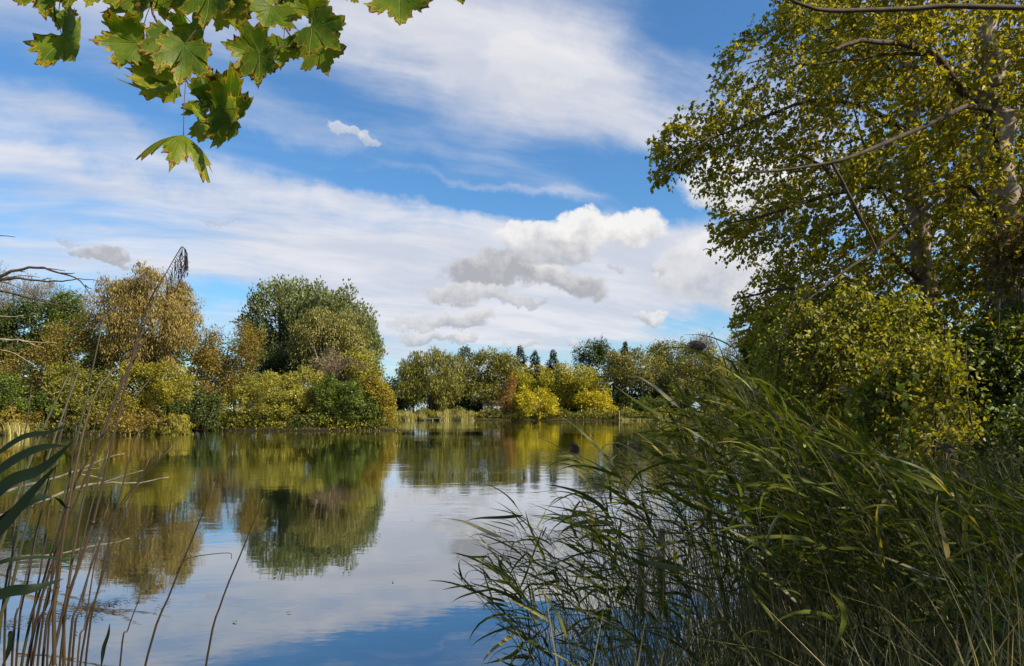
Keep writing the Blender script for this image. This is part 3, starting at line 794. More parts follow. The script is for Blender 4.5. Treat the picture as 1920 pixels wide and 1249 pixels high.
# ------------------------------------------------------------------ right bank: big poplars
def in_poly(x, z, poly):
    inside = np.zeros(x.shape, bool); n = len(poly)
    best = np.full(x.shape, 1e9)
    for i in range(n):
        ax, ay = poly[i]; bx, by = poly[(i + 1) % n]
        if ay != by:
            cond = ((ay > z) != (by > z)); inside ^= cond & (x < ax + (z - ay) * (bx - ax) / (by - ay))
        dx, dy = bx - ax, by - ay
        t_ = np.clip(((x - ax) * dx + (z - ay) * dy) / (dx * dx + dy * dy), 0, 1)
        best = np.minimum(best, np.hypot(x - ax - t_ * dx, z - ay - t_ * dy))
    return inside, best

def twig_crown(root, poly_px, D, thick, ntwig, per, leafL, mat, limb_pts, twigmat, tone_mu=.5, seed_edge=True, dirbias=(-.6, 0, -.1), twl=.55, trunk_ln=None, win=.35):
    """Twigs with leaves filling the world-space outline (given in px at D) to a real depth; each twig grows from the nearest limb point."""
    poly = [(p.x, p.z) for p in (at(x, y, D) for x, y in poly_px)]
    xs = [p[0] for p in poly]; zs = [p[1] for p in poly]
    m0 = ntwig * 6
    if trunk_ln:
        tz = [p.z for p in trunk_ln]; txx = [p.x for p in trunk_ln]
    x = rng.uniform(min(xs), max(xs), m0); z_ = rng.uniform(min(zs), max(zs), m0)
    ins, ed = in_poly(x, z_, poly)
    # patchy density so that the sky shows in gaps
    patch = np.sin(x * 2.3 + 1.1 * np.sin(z_ * 1.9)) + np.sin(z_ * 2.7 + 1.3 * np.sin(x * 1.7 + 2)) + np.sin(x * 5.1 - z_ * 4.2) * .6
    tx = np.interp(z_, tz, txx) if trunk_ln else 1e9 * np.ones(m0)
    ok = ins & (patch + rng.normal(0, .7, m0) > -1.0)
    x, z_, ed, tx = x[ok][:ntwig], z_[ok][:ntwig], ed[ok][:ntwig], tx[ok][:ntwig]
    nt = len(x)
    y = D + rng.uniform(-1, 1, nt) * thick * np.sqrt(np.clip(ed / (thick * .8), 0.02, 1))
    # few twigs sprout straight in front of the trunk
    y = np.where((np.abs(x * D / y - tx) < win) & (y < D) & (rng.random(nt) < .85), 2 * D - y, y)
    T = np.column_stack([x, y, z_])
    LP = np.array([tuple(p) for p in limb_pts])
    # twig direction: away from nearest limb point
    di = np.empty((nt, 3))
    for i0 in range(0, nt, 500):
        dd_ = T[i0:i0 + 500, None, :] - LP[None]
        j = np.argmin((dd_ ** 2).sum(2), 1)
        di[i0:i0 + 500] = T[i0:i0 + 500] - LP[j]
    di = unit(unit(di) + np.array(dirbias) * .7 + rng.normal(size=(nt, 3)) * .35)
    ln = twl * rng.uniform(.6, 1.4, nt)
    S = T - di * ln[:, None] * .5
    sag = rng.uniform(.05, .3, nt)
    # leaves
    ti = np.repeat(np.arange(nt), per); u = rng.uniform(.1, 1.05, nt * per)
    P = S[ti] + di[ti] * (ln[ti] * u)[:, None] + np.array([0, 0, -1]) * (sag[ti] * ln[ti] * u ** 2)[:, None]
    n = len(P)
    P = P + rng.normal(size=(n, 3)) * .032
    A = di[ti] * .5 + rng.normal(size=(n, 3)) * .65 + np.array([0, 0, -.55])
    N = rng.normal(size=(n, 3)) * .8 + np.array([0, 0, .5])
    sc = rng.uniform(.45, 1.35, n)
    tone = np.clip(rng.normal(tone_mu, .22, nt), 0, 1)[ti]
    me = leaf_mesh('crown', P, A, N, leafL * sc, leafL * .78 * sc, np.clip(rng.normal(.5, .25, n), 0, 1), tone, M[mat], six=True)
    tag(link('crown', me, root), kind='stuff')
    # twigs (three-sided, joined: too fine to pick apart)
    k3 = 3; rings = []
    for q_ in range(3):
        u_ = q_ / 2.0
        c_ = S + di * (ln * u_)[:, None] + np.array([0, 0, -1]) * (sag * ln * u_ ** 2)[:, None]
        r_ = .006 * (1 - .75 * u_)
        a1 = unit(np.cross(di, np.array([.2, .3, 1]))); a2 = np.cross(di, a1)
        for s_ in range(k3):
            an = 2.094 * s_; rings.append(c_ + (a1 * math.cos(an) + a2 * math.sin(an)) * r_)
    V = np.stack(rings, 1).reshape(-1, 3); b_ = np.arange(nt)[:, None] * 9
    Fc = np.concatenate([b_ + np.array([q_ * 3 + s_, q_ * 3 + (s_ + 1) % 3, q_ * 3 + 3 + (s_ + 1) % 3, q_ * 3 + 3 + s_]) for q_ in range(2) for s_ in range(3)], 0)
    tag(link('twigs', mesh_np('twigs', V, Fc, 4, M[twigmat]), root), kind='stuff')
    return T

def limb(root, pts_px, rad, name='branch', mat='bark_dark', n=14, D=None):
    pts = [at(*p) for p in pts_px]
    ln = smooth_line(pts, n)
    for i in range(1, n - 1):
        ln[i] += Vector((random.gauss(0, 1), random.gauss(0, 1), random.gauss(0, 1))) * rad[0] * .18
    mb = MB(); mb.tube(ln, [rad[0] + (rad[1] - rad[0]) * i / (n - 1) for i in range(n)], 10 if rad[0] > .08 else 6)
    mb.obj(name, M[mat], root)
    return ln

# poplar A (the fuller one, trunk near x=1730)
DA = 14.0
pa = at(1748, HY, DA); ga = gz(pa.x, pa.y)
popA = empty('poplar_tree', (pa.x, pa.y, ga), 'leafy poplar on the right bank with the slimmer grey trunk and branches over the lake', 'tree', 'big poplars on the right bank')
LPA = []
yb = HY + (CAMH - ga) / DA * F + 25
LPA += limb(popA, [(1752, yb, DA), (1746, 620, DA), (1728, 480, DA), (1712, 330, DA), (1700, 180, DA), (1690, 20, DA), (1685, -150, DA)], (.24, .09), 'trunk', 'bark_poplar', 26)
for pts, rd in [
    ([(1740, 560, DA), (1790, 510, 13.7), (1850, 440, 13.2), (1900, 330, 13)], (.08, .03)),
    ([(1728, 470, DA), (1765, 400, 14.2), (1830, 280, 14.5), (1870, 120, 14.6)], (.09, .03)),
    ([(1735, 530, DA), (1670, 480, 13.4), (1610, 400, 13), (1565, 330, 12.7), (1500, 290, 12.4)], (.075, .018)),
    ([(1742, 600, DA), (1650, 560, 13), (1560, 540, 12.5), (1450, 545, 12.2), (1380, 560, 12)], (.06, .012)),
    ([(1712, 380, DA), (1640, 350, 13.5), (1540, 370, 13), (1450, 400, 12.8), (1360, 420, 12.6)], (.055, .012)),
    ([(1705, 250, DA), (1620, 200, 13.6), (1520, 190, 13.2), (1430, 220, 13), (1330, 260, 12.8), (1240, 265, 12.7)], (.055, .008)),
    ([(1330, 260, 12.8), (1290, 290, 12.8), (1250, 320, 12.8), (1218, 338, 12.8)], (.014, .004)),
    ([(1700, 150, DA), (1620, 100, 13.7), (1520, 90, 13.3), (1400, 120, 13)], (.05, .010)),
    ([(1692, 60, DA), (1620, 20, 13.7), (1540, -20, 13.3), (1450, -60, 13)], (.05, .012)),
    ([(1735, 500, 14), (1700, 430, 14.8), (1640, 330, 15.2), (1600, 200, 15.4)], (.05, .015)),
    ([(1800, 560, 14.6), (1800, 420, 14.8), (1790, 300, 15), (1780, 150, 15)], (.05, .02))]:
    LPA += limb(popA, pts, rd, 'branch', 'bark_dark')
polyA = [(1500, -160), (1480, 0), (1432, 40), (1395, 60), (1362, 95), (1345, 160), (1332, 215), (1300, 205), (1255, 240), (1218, 262), (1240, 290), (1222, 340), (1262, 325), (1300, 305), (1318, 350), (1345, 365),
         (1340, 430), (1385, 470), (1412, 500), (1362, 545), (1400, 560), (1385, 600), (1420, 640), (1440, 700), (1500, 760), (1800, 760), (2080, 700), (2150, 300), (2080, -200)]
twig_crown(popA, polyA, DA, 2.6, 6900, 15, .088, 'near_poplar', LPA, 'twig', trunk_ln=LPA[:26], win=.34)
# the outlying sprays at the left end
tw = [(1240, 265), (1225, 335), (1360, 420), (1375, 555)]

# poplar B (thick trunk at the right edge)
DB = 11.0
pb = at(1905, HY, DB); gb = gz(pb.x, pb.y)
popB = empty('poplar_tree', (pb.x, pb.y, gb), 'thick pale trunked poplar at the right edge of the picture', 'tree', 'big poplars on the right bank')
LPB = limb(popB, [(1930, HY + (CAMH - gb) / DB * F + 25, DB), (1912, 700, DB), (1898, 520, DB), (1885, 380, DB), (1868, 240, DB), (1850, 100, DB), (1835, -60, DB)], (.36, .14), 'trunk', 'bark_poplar', 26)
for pts, rd in [
    ([(1872, 260, DB), (1810, 175, 10.6), (1750, 105, 10.2), (1690, 82, 9.8), (1600, 78, 9.4), (1540, 100, 9.2)], (.085, .016)),
    ([(1750, 105, 10.2), (1680, 100, 10), (1600, 112, 9.8), (1520, 122, 9.6)], (.03, .010)),
    ([(1880, 330, DB), (1845, 198, 9.6), (1740, 235, 9.3), (1620, 285, 9), (1560, 305, 8.9), (1440, 322, 8.8), (1370, 325, 8.7)], (.05, .008)),
    ([(2000, 20, 9), (1800, 12, 8.8), (1650, 20, 8.7), (1560, 20, 8.6), (1500, 8, 8.5), (1470, -12, 8.5)], (.035, .018)),
    ([(1880, 420, DB), (1800, 340, 10.4), (1730, 400, 10), (1660, 455, 9.8), (1570, 520, 9.6), (1480, 590, 9.5)], (.045, .01)),
    ([(1888, 440, DB), (1950, 330, 10.8), (2020, 200, 10.6)], (.12, .05)),
    ([(1560, 305, 8.9), (1600, 380, 9), (1640, 460, 9.1), (1660, 520, 9.2)], (.02, .008))]:
    LPB += limb(popB, pts, rd, 'branch', 'bark_dark')
polyB = [(1560, -160), (1520, 40), (1560, 130), (1660, 140), (1770, 220), (1620, 270), (1560, 330), (1760, 350), (1800, 430), (1760, 560), (1720, 640), (1780, 740), (1850, 720), (1990, 780), (2200, 760), (2300, 100), (2200, -200)]
twig_crown(popB, polyB, 10.2, 1.9, 2200, 15, .080, 'near_poplar', LPB, 'twig', tone_mu=.55, trunk_ln=LPB[:26], win=.42)
# poplar C: unseen, added right of the frame to shade the near reeds
pc = (9.6, 2.6); gc = gz(*pc)
shade_popC = empty('poplar_tree', (pc[0], pc[1], gc), 'poplar just beyond the right edge whose boughs shade the near reeds', 'tree', 'big poplars on the right bank')
mb = MB(); LPC = smooth_line([(pc[0], pc[1], gc - .2), (9.4, 2.7, 5), (9.5, 2.6, 10)], 12); mb.tube(LPC, [.3 - .02 * i for i in range(12)], 10); mb.obj('trunk', M['bark_poplar'], shade_popC)
n = 12000
P, O, tone, cc, cr = crown_points([(np.array([9.5, 1.6, 7.2]), np.array([3.4, 3.2, 3.2])), (np.array([7.6, .8, 5.2]), np.array([2.4, 3.0, 1.7]))], 100, .8, n, 'round')
me = leaf_mesh('crown', P, rng.normal(size=(n, 3)) + np.array([0, 0, -.5]), O + rng.normal(size=(n, 3)) * .7, np.full(n, .12), np.full(n, .10), rng.uniform(0, 1, n), tone, M['near_poplar'])
tag(link('crown', me, shade_popC), kind='stuff')
mb = MB()
for j in range(16):
    e_ = Vector(cc[j]); s0 = LPC[4 + j % 6]; mb.tube(smooth_line([s0, s0.lerp(e_, .5) + Vector((0, 0, -.2)), e_], 5), [.07, .05, .04, .025, .012], 5)
mb.obj('branch', M['bark_dark'], shade_popC)

# ---- undergrowth under the poplars
G_R = 'bushes under the poplars on the right bank'
def near_shrub(name, label, D, poly_px, mat, ntw, per, leafL, thick, tone_mu=.5, twl=.4, bias=(-.2, -.2, .3)):
    cx = sum(p[0] for p in poly_px) / len(poly_px)
    b0 = at(cx, HY, D); g0 = gz(b0.x, b0.y)
    root = empty(name, (b0.x, b0.y, g0), label, 'bush', G_R)
    b1 = Vector((b0.x, b0.y, g0))
    pts = []
    xs = [p[0] for p in poly_px]; ys = [p[1] for p in poly_px]
    for j in range(7):
        e_ = at(random.uniform(min(xs) * .8 + cx * .2, max(xs) * .8 + cx * .2), random.uniform(min(ys), (min(ys) + max(ys)) / 2), D + random.uniform(-.5, .5) * thick)
        s1 = b1 + Vector((random.uniform(-.9, .9), random.uniform(-.4, .4), -.1))
        ln = smooth_line([s1, s1.lerp(e_, .35) + Vector((random.gauss(0, .2), random.gauss(0, .15), .2)), s1.lerp(e_, .7) + Vector((random.gauss(0, .15), 0, .2)), e_], 10)
        mb = MB(); mb.tube(ln, [.022 - .002 * i for i in range(10)], 5); mb.obj('branch', M['bark_dark'], root)
        pts += ln
    twig_crown(root, poly_px, D, thick, ntw, per, leafL, mat, pts, 'twig', tone_mu=tone_mu, twl=twl, dirbias=bias)
    return root
near_shrub('shrub', 'sunlit yellow green shrub filling the space under the slimmer poplar', 11.5,
           [(1440, 590), (1500, 540), (1620, 560), (1720, 600), (1800, 640), (1850, 720), (1820, 860), (1600, 860), (1480, 780), (1430, 700)], 'near_shrub', 1150, 16, .078, 1.6, tone_mu=.62)
near_shrub('shrub', 'leafy green shrub standing nearest in front of the slimmer poplar', 9.0,
           [(1435, 650), (1475, 600), (1500, 560), (1545, 590), (1590, 515), (1640, 575), (1700, 545), (1725, 630), (1790, 640), (1750, 720), (1830, 780), (1760, 870), (1640, 860), (1540, 850), (1490, 790), (1440, 760), (1460, 710)], 'near_shrub', 1000, 14, .060, 1.1, tone_mu=.5, twl=.5)
near_shrub('shrub', 'sunlit yellow green low growth between the reeds and the slimmer poplar', 7.6,
           [(1640, 700), (1720, 640), (1800, 690), (1850, 760), (1840, 860), (1740, 900), (1640, 860), (1600, 780)], 'near_shrub', 520, 12, .06, .8, tone_mu=.75, twl=.35)
near_shrub('shrub', 'mid green low growth under the dark bush at the right edge', 7.2,
           [(1800, 780), (1880, 740), (1990, 760), (2050, 860), (1960, 940), (1820, 920), (1780, 850)], 'near_green', 420, 12, .06, .7, tone_mu=.7, twl=.35)
near_shrub('shrub', 'dark green ivy covered bush at the right edge below the thick trunk', 9.5,
           [(1780, 640), (1850, 600), (1990, 560), (2100, 700), (2100, 900), (1900, 930), (1780, 880), (1760, 760)], 'near_green', 1150, 15, .070, 1.2, tone_mu=.75)
near_shrub('shrub', 'brown leaved bush hugging the thick trunk at the right edge', 9.8,
           [(1850, 450), (1920, 400), (2060, 420), (2080, 640), (1900, 700), (1850, 600)], 'near_brown', 620, 14, .065, .8, tone_mu=.65)
near_shrub('shrub', 'bluish green shrub at the left foot of the poplar against the sky', 17.0,
           [(1395, 640), (1420, 600), (1480, 590), (1560, 620), (1560, 760), (1440, 740), (1400, 700)], 'near_green', 800, 14, .09, 1.2, tone_mu=.25)
near_shrub('shrub', 'dim olive thicket low on the bank behind the reeds', 13.0,
           [(1420, 700), (1560, 690), (1900, 760), (2200, 760), (2200, 960), (1500, 960), (1430, 860)], 'near_shrub', 1000, 14, .09, 1.5, tone_mu=.3)

# ------------------------------------------------------------------ near bank grass on the right
def bank_pts(n, x0, x1, y0, y1, cond):
    out_ = np.zeros((0, 2))
    while len(out_) < n:
        q_ = np.column_stack([rng.uniform(x0, x1, n), rng.uniform(y0, y1, n)])
        out_ = np.concatenate([out_, q_[cond(q_[:, 0], q_[:, 1])]])
    return out_[:n]
n = 24000
q = bank_pts(n, 0.2, 14, 2.0, 15, lambda x, y: (lake_sd(x, y) > -.35) & (x > y * .12 - .5) & (x < y * 1.0 + 2.0))
z = np.maximum(ground_z(q[:, 0], q[:, 1]), -.2)
H = rng.uniform(.5, 1.15, n) * (1 + .35 * np.sin(q[:, 0] * 2.1) * np.sin(q[:, 1] * 1.7))
blades(np.column_stack([q, z]), H, rng.uniform(.1, .9, n), rng.uniform(.004, .011, n), rng.uniform(0, 1, n), np.clip(rng.normal(.45, .25, n), 0, 1), M['straw'], 'bank_grass', segs=3,
       label='tangled green and straw coloured grass on the right bank', cat='grass', droop=.5)
n = 5000
q = bank_pts(n, -6, 2.5, -1, 3.2, lambda x, y: (lake_sd(x, y) > -.1))
z = np.maximum(ground_z(q[:, 0], q[:, 1]), -.2)
blades(np.column_stack([q, z]), rng.uniform(.1, .35, n), rng.uniform(.1, .9, n), rng.uniform(.004, .009, n), rng.uniform(0, 1, n), rng.uniform(.1, .7, n), M['straw'], 'foreshore_grass', segs=2,
       label='short grass on the near bank at the feet of the viewer', cat='grass', droop=.4)

n = 9000
q = bank_pts(n, 2.6, 9, 5.6, 10, lambda x, y: (lake_sd(x, y) > .1) & (x > y * .36) & (x < y * .85))
z = ground_z(q[:, 0], q[:, 1])
H = rng.uniform(.8, 1.55, n) * (1 + .15 * np.sin(q[:, 0] * 3.1) * np.sin(q[:, 1] * 2.7))
blades(np.column_stack([q, z - .03]), H, rng.uniform(.2, .9, n), rng.uniform(.006, .013, n), rng.uniform(0, 1, n), np.clip(rng.normal(.55, .3, n), 0, 1), M['straw'], 'tall_grass', segs=4,
       label='tall sunlit green and buff grass on the bank in front of the poplars', cat='grass', droop=.55)
# ------------------------------------------------------------------ reeds
LEAFM = []
for k_ in range(10):
    mb = MB()
    L = 1.0
    dr = [.08, .2, .35, .5, .8, .12, .28, .42, .65, .05][k_]
    pts = []; ang = R(38 + 12 * math.sin(k_ * 2.1)); x = z = 0.0
    for i in range(8):
        pts.append(Vector((x, math.sin(k_ + i * .5) * .012 * i, z)))
        x += math.cos(ang) * L / 7; z += math.sin(ang) * L / 7
        ang -= R(26) * dr * (0.6 + i * .12)
    mb.strip(pts, Vector((0, 0, 1)), .066, fold=.35, rnd=.5)
    tone = .15 + .08 * (k_ % 5) + (.35 if k_ == 9 else 0)
    mb.a = [min(1, tone + .1 * (i // 3 % 8) / 8) for i in range(len(mb.a))]
    me = mb.mesh('leaf', M['reed_leaf'])
    a_ = me.attributes.new('tone', 'FLOAT', 'POINT'); a_.data.foreach_set('value', np.full(len(me.vertices), tone + .1, np.float32))
    LEAFM.append(me)
DRYM = []
for me_ in LEAFM:
    c_ = me_.copy(); c_.materials.clear(); c_.materials.append(M['straw']); DRYM.append(c_)
LV = [np.array([v.co[:] for v in me.vertices]) for me in LEAFM]
LF = [np.array([p.vertices[:] for p in me.polygons]) for me in LEAFM]

def plume_mesh(base, axis, length, n, droop_to, rad, mat, thin=.0022):
    mb = MB(); axis = Vector(axis).normalized()
    for i in range(n):
        t_ = random.random(); s0 = Vector(base) + axis * length * t_ * .8
        o_ = Vector((random.gauss(0, 1), random.gauss(0, 1), random.gauss(0, 1))).normalized() * rad * (1.1 - t_ * .5)
        e_ = s0 + axis * length * .3 + o_ + Vector(droop_to) * random.uniform(.3, 1)
        md = s0.lerp(e_, .5) + axis * length * .12 + o_ * .2
        r1 = random.random()
        mb.strip([s0, s0.lerp(md, .6), md, md.lerp(e_, .55), e_], Vector((.3, -1, .2)), thin * random.uniform(1, 2.4), fold=.4, rnd=r1, wfun=lambda t: 1 - .6 * t)
    return mb.mesh('plume', mat, False)

def leaf_matrix(p, azim, size, roll=0.0, pitch=0.0):
    return Matrix.Translation(p) @ Matrix.Rotation(azim, 4, 'Z') @ Matrix.Rotation(pitch, 4, 'Y') @ Matrix.Rotation(roll, 4, 'X') @ Matrix.Diagonal((size, size, size, 1))

def reed_shape(base, tip, bend):
    base = Vector(base); tip = Vector(tip)
    d = tip - base
    m1 = base + Vector((d.x * (.33 - bend), d.y * .33, d.z * .38)); m2 = base + Vector((d.x * (.66 - bend), d.y * .66, d.z * .74))
    return bez(base, m1, m2, tip, 9)

def reed_leaves(ln, nl, size, wind=math.pi, spread=.8, lo=.3):
    out_ = []
    for i in range(nl):
        t_ = lo + (1 - lo) * (i + random.uniform(.2, .8)) / nl
        u = t_ * (len(ln) - 1); k_ = min(int(u), len(ln) - 2); p = ln[k_].lerp(ln[k_ + 1], u - k_)
        az_ = wind + random.gauss(0, spread)
        out_.append((random.choice([0, 1, 2, 3, 4, 5, 6, 7, 8, 0, 1, 5, 6, 7, 9]), leaf_matrix(p, az_, size * random.uniform(.65, 1.2) * (1 - .25 * abs(t_ - .6)), random.gauss(0, .5), random.gauss(0.05, .3))))
    return out_

def reed(base, tip, bend=.0, nl=8, size=.42, r=.0045, label=None, group=None, plume=None, wind=math.pi, spread=.8, mat='reed_stem', rnd=None, lo=.3, ln=None, name='reed', dry=.15):
    ln = ln or reed_shape(base, tip, bend)
    root = empty(name, ln[0], label, 'reed', group)
    mb = MB(); n = len(ln)
    rv_ = random.random() if rnd is None else rnd
    mb.tube(ln, [r * (1 - .7 * i / (n - 1)) for i in range(n)], 5, rnd=rv_)
    mb.obj('stem', M[mat], root)
    for k_, mx_ in reed_leaves(ln, nl, size, wind, spread, lo):
        link('leaf', LEAFM[k_] if random.random() > dry else DRYM[k_], root, mx_)
    if plume:
        ax = (ln[-1] - ln[-2]).normalized()
        me = plume_mesh(ln[-1], plume.get('axis', ax), plume['len'], plume['n'], plume.get('droop', (-.02, 0, -.05)), plume['rad'], M[plume.get('mat', 'plume')], plume.get('thin', .0022))
        link('plume', me, root)
    return root

def ytop(px):
    return float(np.interp(px, [840, 900, 960, 1010, 1080, 1150, 1230, 1300, 1380, 1460, 1600, 1750, 1920, 2100],
                           [1110, 1010, 960, 985, 900, 850, 790, 665, 655, 725, 800, 880, 890, 900]))

# hero reeds, right
G_RR = 'reeds in the clump on the right'
def hero(bpx, bD, tpx, tpy, tD, **k_):
    b0 = at(bpx, HY, bD); b_ = Vector((b0.x, b0.y, min(0.05, gz(b0.x, b0.y)) if lake_sd([b0.x], [b0.y])[0] < 0 else gz(b0.x, b0.y)))
    return reed(b_, at(tpx, tpy, tD), **k_)
hero(1150, 5.0, 962, 942, 4.3, bend=.12, nl=14, size=.34, lo=.45, spread=.35, label='leaning reed with a comb of narrow leaves, standing out against the bright water', group=G_RR)
hero(1060, 4.6, 850, 1075, 4.0, bend=.16, nl=7, size=.30, lo=.4, spread=.5, label='lowest leaning reed at the left tip of the right clump', group=G_RR)
hero(1260, 4.4, 1085, 850, 3.8, bend=.08, nl=10, size=.38, lo=.5, spread=.5, label='reed with a round brown seed head over the golden reflection', group=G_RR,
     plume=dict(len=.045, n=240, rad=.026, droop=(-.03, 0, .0), axis=(-.3, 0, 1)))
hero(1520, 3.9, 1325, 650, 3.3, bend=.10, nl=9, size=.42, lo=.5, spread=.4, label='tallest reed, its brown plume nodding above the far treetops', group=G_RR,
     plume=dict(len=.05, n=240, rad=.022, droop=(-.045, 0, -.025), axis=(-.8, 0, .5)))
hero(1570, 4.2, 1370, 640, 3.6, bend=.06, nl=6, size=.34, lo=.45, spread=.5, label='bare topped reed just right of the tallest plumed reed', group=G_RR)
hero(1460, 4.0, 1255, 690, 3.2, bend=.10, nl=9, size=.44, lo=.45, spread=.4, label='reed with long arching leaves left of the tallest plumed reed', group=G_RR)
hero(1770, 6.0, 1600, 735, 5.6, bend=.05, nl=7, size=.34, lo=.3, label='reed with a small buff plume among the bank grass', group=G_RR,
     plume=dict(len=.10, n=160, rad=.03, droop=(-.06, 0, -.03), axis=(-.8, 0, .5), mat='straw'))

def zone(px):
    if px < 1120: return 'slim green reed at the sparse left fringe of the right clump, over open water'
    if px < 1320: return 'green reed in the thinner left half of the right clump, before the water'
    if px < 1500: return 'green reed in the crowded middle of the right clump, below the plumed reeds'
    if px < 1720: return 'green reed in the dense part of the clump, below the slimmer poplar'
    return 'green reed in the shaded clump toward the bottom right corner of the picture'
for (bx_, bd_, tx_, ty_, td_, lb_) in [
        (1560, 5.2, 1430, 742, 4.8, 'reed with a buff brown plume right of the bare topped reed'),
        (1950, 5.0, 1800, 850, 4.6, 'plumed reed in front of the dark bush at the right edge'),
        (1360, 6.0, 1210, 845, 5.6, 'small plumed reed against the far bank, left of the tall arching reed'),
        (1750, 4.4, 1590, 870, 4.0, 'plumed reed low in the dense clump below the slimmer poplar')]:
    hero(bx_, bd_, tx_, ty_, td_, bend=.08, nl=8, size=.36, lo=.45, spread=.5, label=lb_, group=G_RR,
         plume=dict(len=.10, n=200, rad=.022, droop=(-.05, 0, -.03), axis=(-.7, 0, .6)))
cnt = 0
def rand_reed_params():
    D = random.uniform(2.9, 9.0) if random.random() < .75 else random.uniform(9, 13)
    px = random.uniform(870, 2020)
    return D, px
stuffV = []; stuffF = []; stuffA = []; off = 0
n_obj, n_stuff = 280, 600
while cnt < n_obj + n_stuff:
    near = cnt < n_obj
    D = random.uniform(3.0, 6.4) if near else random.uniform(4.5, 12.5)
    tpx = random.uniform(880, 2000) ** 1.0
    if random.random() < .30: tpx = random.uniform(1250, 1700)
    if tpx < 1380 and random.random() < (.28 if near else .86): continue
    lean_px = random.uniform(40, 260) * (4.5 / D)
    bpx = tpx + lean_px
    bx = (bpx - CX) / F * D; s_ = lake_sd([bx], [D])[0]
    if s_ < -2.2 - .12 * D or bx < .12: continue
    bz = max(gz(bx, D), -.25)
    yt = ytop(tpx)
    zt = CAMH + (HY - yt) / F * D
    zt = min(zt, 2.75 + .1 * D)
    zmin = .75
    zt = max(zmin, zt) if zt > zmin else zmin * random.uniform(.8, 1.1)
    f = random.random() ** .6
    zt = bz + (zt - bz) * (.62 + .38 * f)
    if HY - (zt - CAMH) / D * F < yt - 15: 
        if D > 7: continue
    Dt = D - random.uniform(0, .5)
    tip = Vector(((tpx - CX) / F * Dt, Dt, zt)); base_ = Vector((bx, D, bz))
    nl = random.randint(8, 11)
    if near:
        reed(base_, tip, bend=random.uniform(0, .15), nl=nl, size=random.uniform(.28, .44), lo=.35,
             label=zone(tpx), group=G_RR, spread=.75, r=.0042)
    else:
        ln = reed_shape(base_, tip, random.uniform(0, .15))
        mb = MB(); mb.tube(ln[::2], [.0045 - .0007 * i for i in range(5)], 3, rnd=random.random(), cap=False)
        v_ = np.array([tuple(v) for v in mb.v]); stuffV.append(v_); stuffF.append(np.array(mb.f) + off); stuffA.append(np.full(len(v_), .82 + .15 * random.random())); off += len(v_)
        for k_, mx_ in reed_leaves(ln, nl, random.uniform(.28, .42), math.pi, .8, .35):
            mm = np.array(mx_); v_ = LV[k_] @ mm[:3, :3].T + mm[:3, 3]
            stuffV.append(v_); stuffF.append(LF[k_] + off); stuffA.append(np.full(len(v_), random.uniform(.1, .8))); off += len(v_)
    cnt += 1
me = mesh_np('reed_thicket', np.concatenate(stuffV), np.concatenate(stuffF), 4, M['reed_leaf'], {'rnd': np.concatenate(stuffA), 'tone': np.concatenate(stuffA)}, smooth=True)
tag(link('reed_thicket', me), 'deep mass of reeds behind the nearer ones on the right bank', 'reeds', kind='stuff')

# dry reed stems among them
nst = 2600
q = bank_pts(nst, .3, 9, 3.2, 10.5, lambda x, y: (lake_sd(x, y) > -2.0) & (x > y * .05) & (x < y * .85))
z = np.maximum(ground_z(q[:, 0], q[:, 1]), -.2)
pxs = q[:, 0] / q[:, 1] * F + CX
zt = CAMH + (HY - np.interp(pxs - 60, [840, 900, 960, 1010, 1080, 1150, 1230, 1300, 1380, 1460, 1600, 1750, 1920, 2100], [1110, 1030, 985, 985, 930, 880, 830, 780, 740, 745, 760, 800, 830, 860])) / F * q[:, 1]
H = np.clip(zt - z, .5, 2.3) * rng.uniform(.5, 1.0, nst)
blades(np.column_stack([q, z]), H, rng.uniform(.1, .5, nst), rng.uniform(.004, .008, nst), rng.uniform(0, 1, nst), rng.uniform(.2, 1, nst), M['straw'], 'dry_stems', segs=4,
       label='thin straw coloured stems standing among the right hand reeds', cat='dry stems', droop=.3, az=math.pi + rng.normal(0, .7, nst))

# ------------------------------------------------------------------ reeds, left
G_LR = 'dry reed stems at the left'
def stem_px(pts, r, label, plume=None, mat='dry_stem', rnd=.4, leaves=(), name='reed'):
    P_ = [at(*p) for p in pts]
    b0 = P_[0]; dirv = (P_[0] - P_[1])
    if b0.z > .2:                                   # carry the stem down to the ground
        k_ = (b0.z - .05) / max(dirv.z * -1, .05)
        k_ = min(abs(k_), 8)
        P_ = [Vector((b0.x + dirv.x * k_ * .6, b0.y + .1, max(gz(b0.x, b0.y), -.1) - .05))] + P_
    ln = smooth_line(P_, 16)
    root = empty(name, ln[0], label, 'reed', G_LR)
    mb = MB(); mb.tube(ln, [r * (1 - .6 * i / 15) for i in range(16)], 7, rnd=rnd)
    for k_ in (3, 6, 9, 12):                        # the nodes
        mb.tube([ln[k_].lerp(ln[k_ + 1], -.03), ln[k_].lerp(ln[k_ + 1], .03)], r * 1.25 * (1 - .6 * k_ / 15), 7, rnd=.1)
    mb.obj('stem', M[mat], root)
    for k_, sz, azm, pit, u in leaves:
        link('leaf', LEAFM[k_], root, leaf_matrix(ln[u], azm, sz, .3, pit))
    return root, ln
root, ln = stem_px([(95, 1249, 1.9), (175, 980, 1.95), (255, 640, 2.0), (288, 550, 2.0), (298, 535, 2.0)], .0050, 'tall dry reed with a dark drooping one sided plume, against the tawny willow')
mb = MB()
arc = smooth_line([at(298, 535, 2.0), at(318, 500, 2.0), at(332, 476, 2.0), at(341, 463, 2.0), at(347, 470, 2.0), at(349, 488, 2.0)], 30)
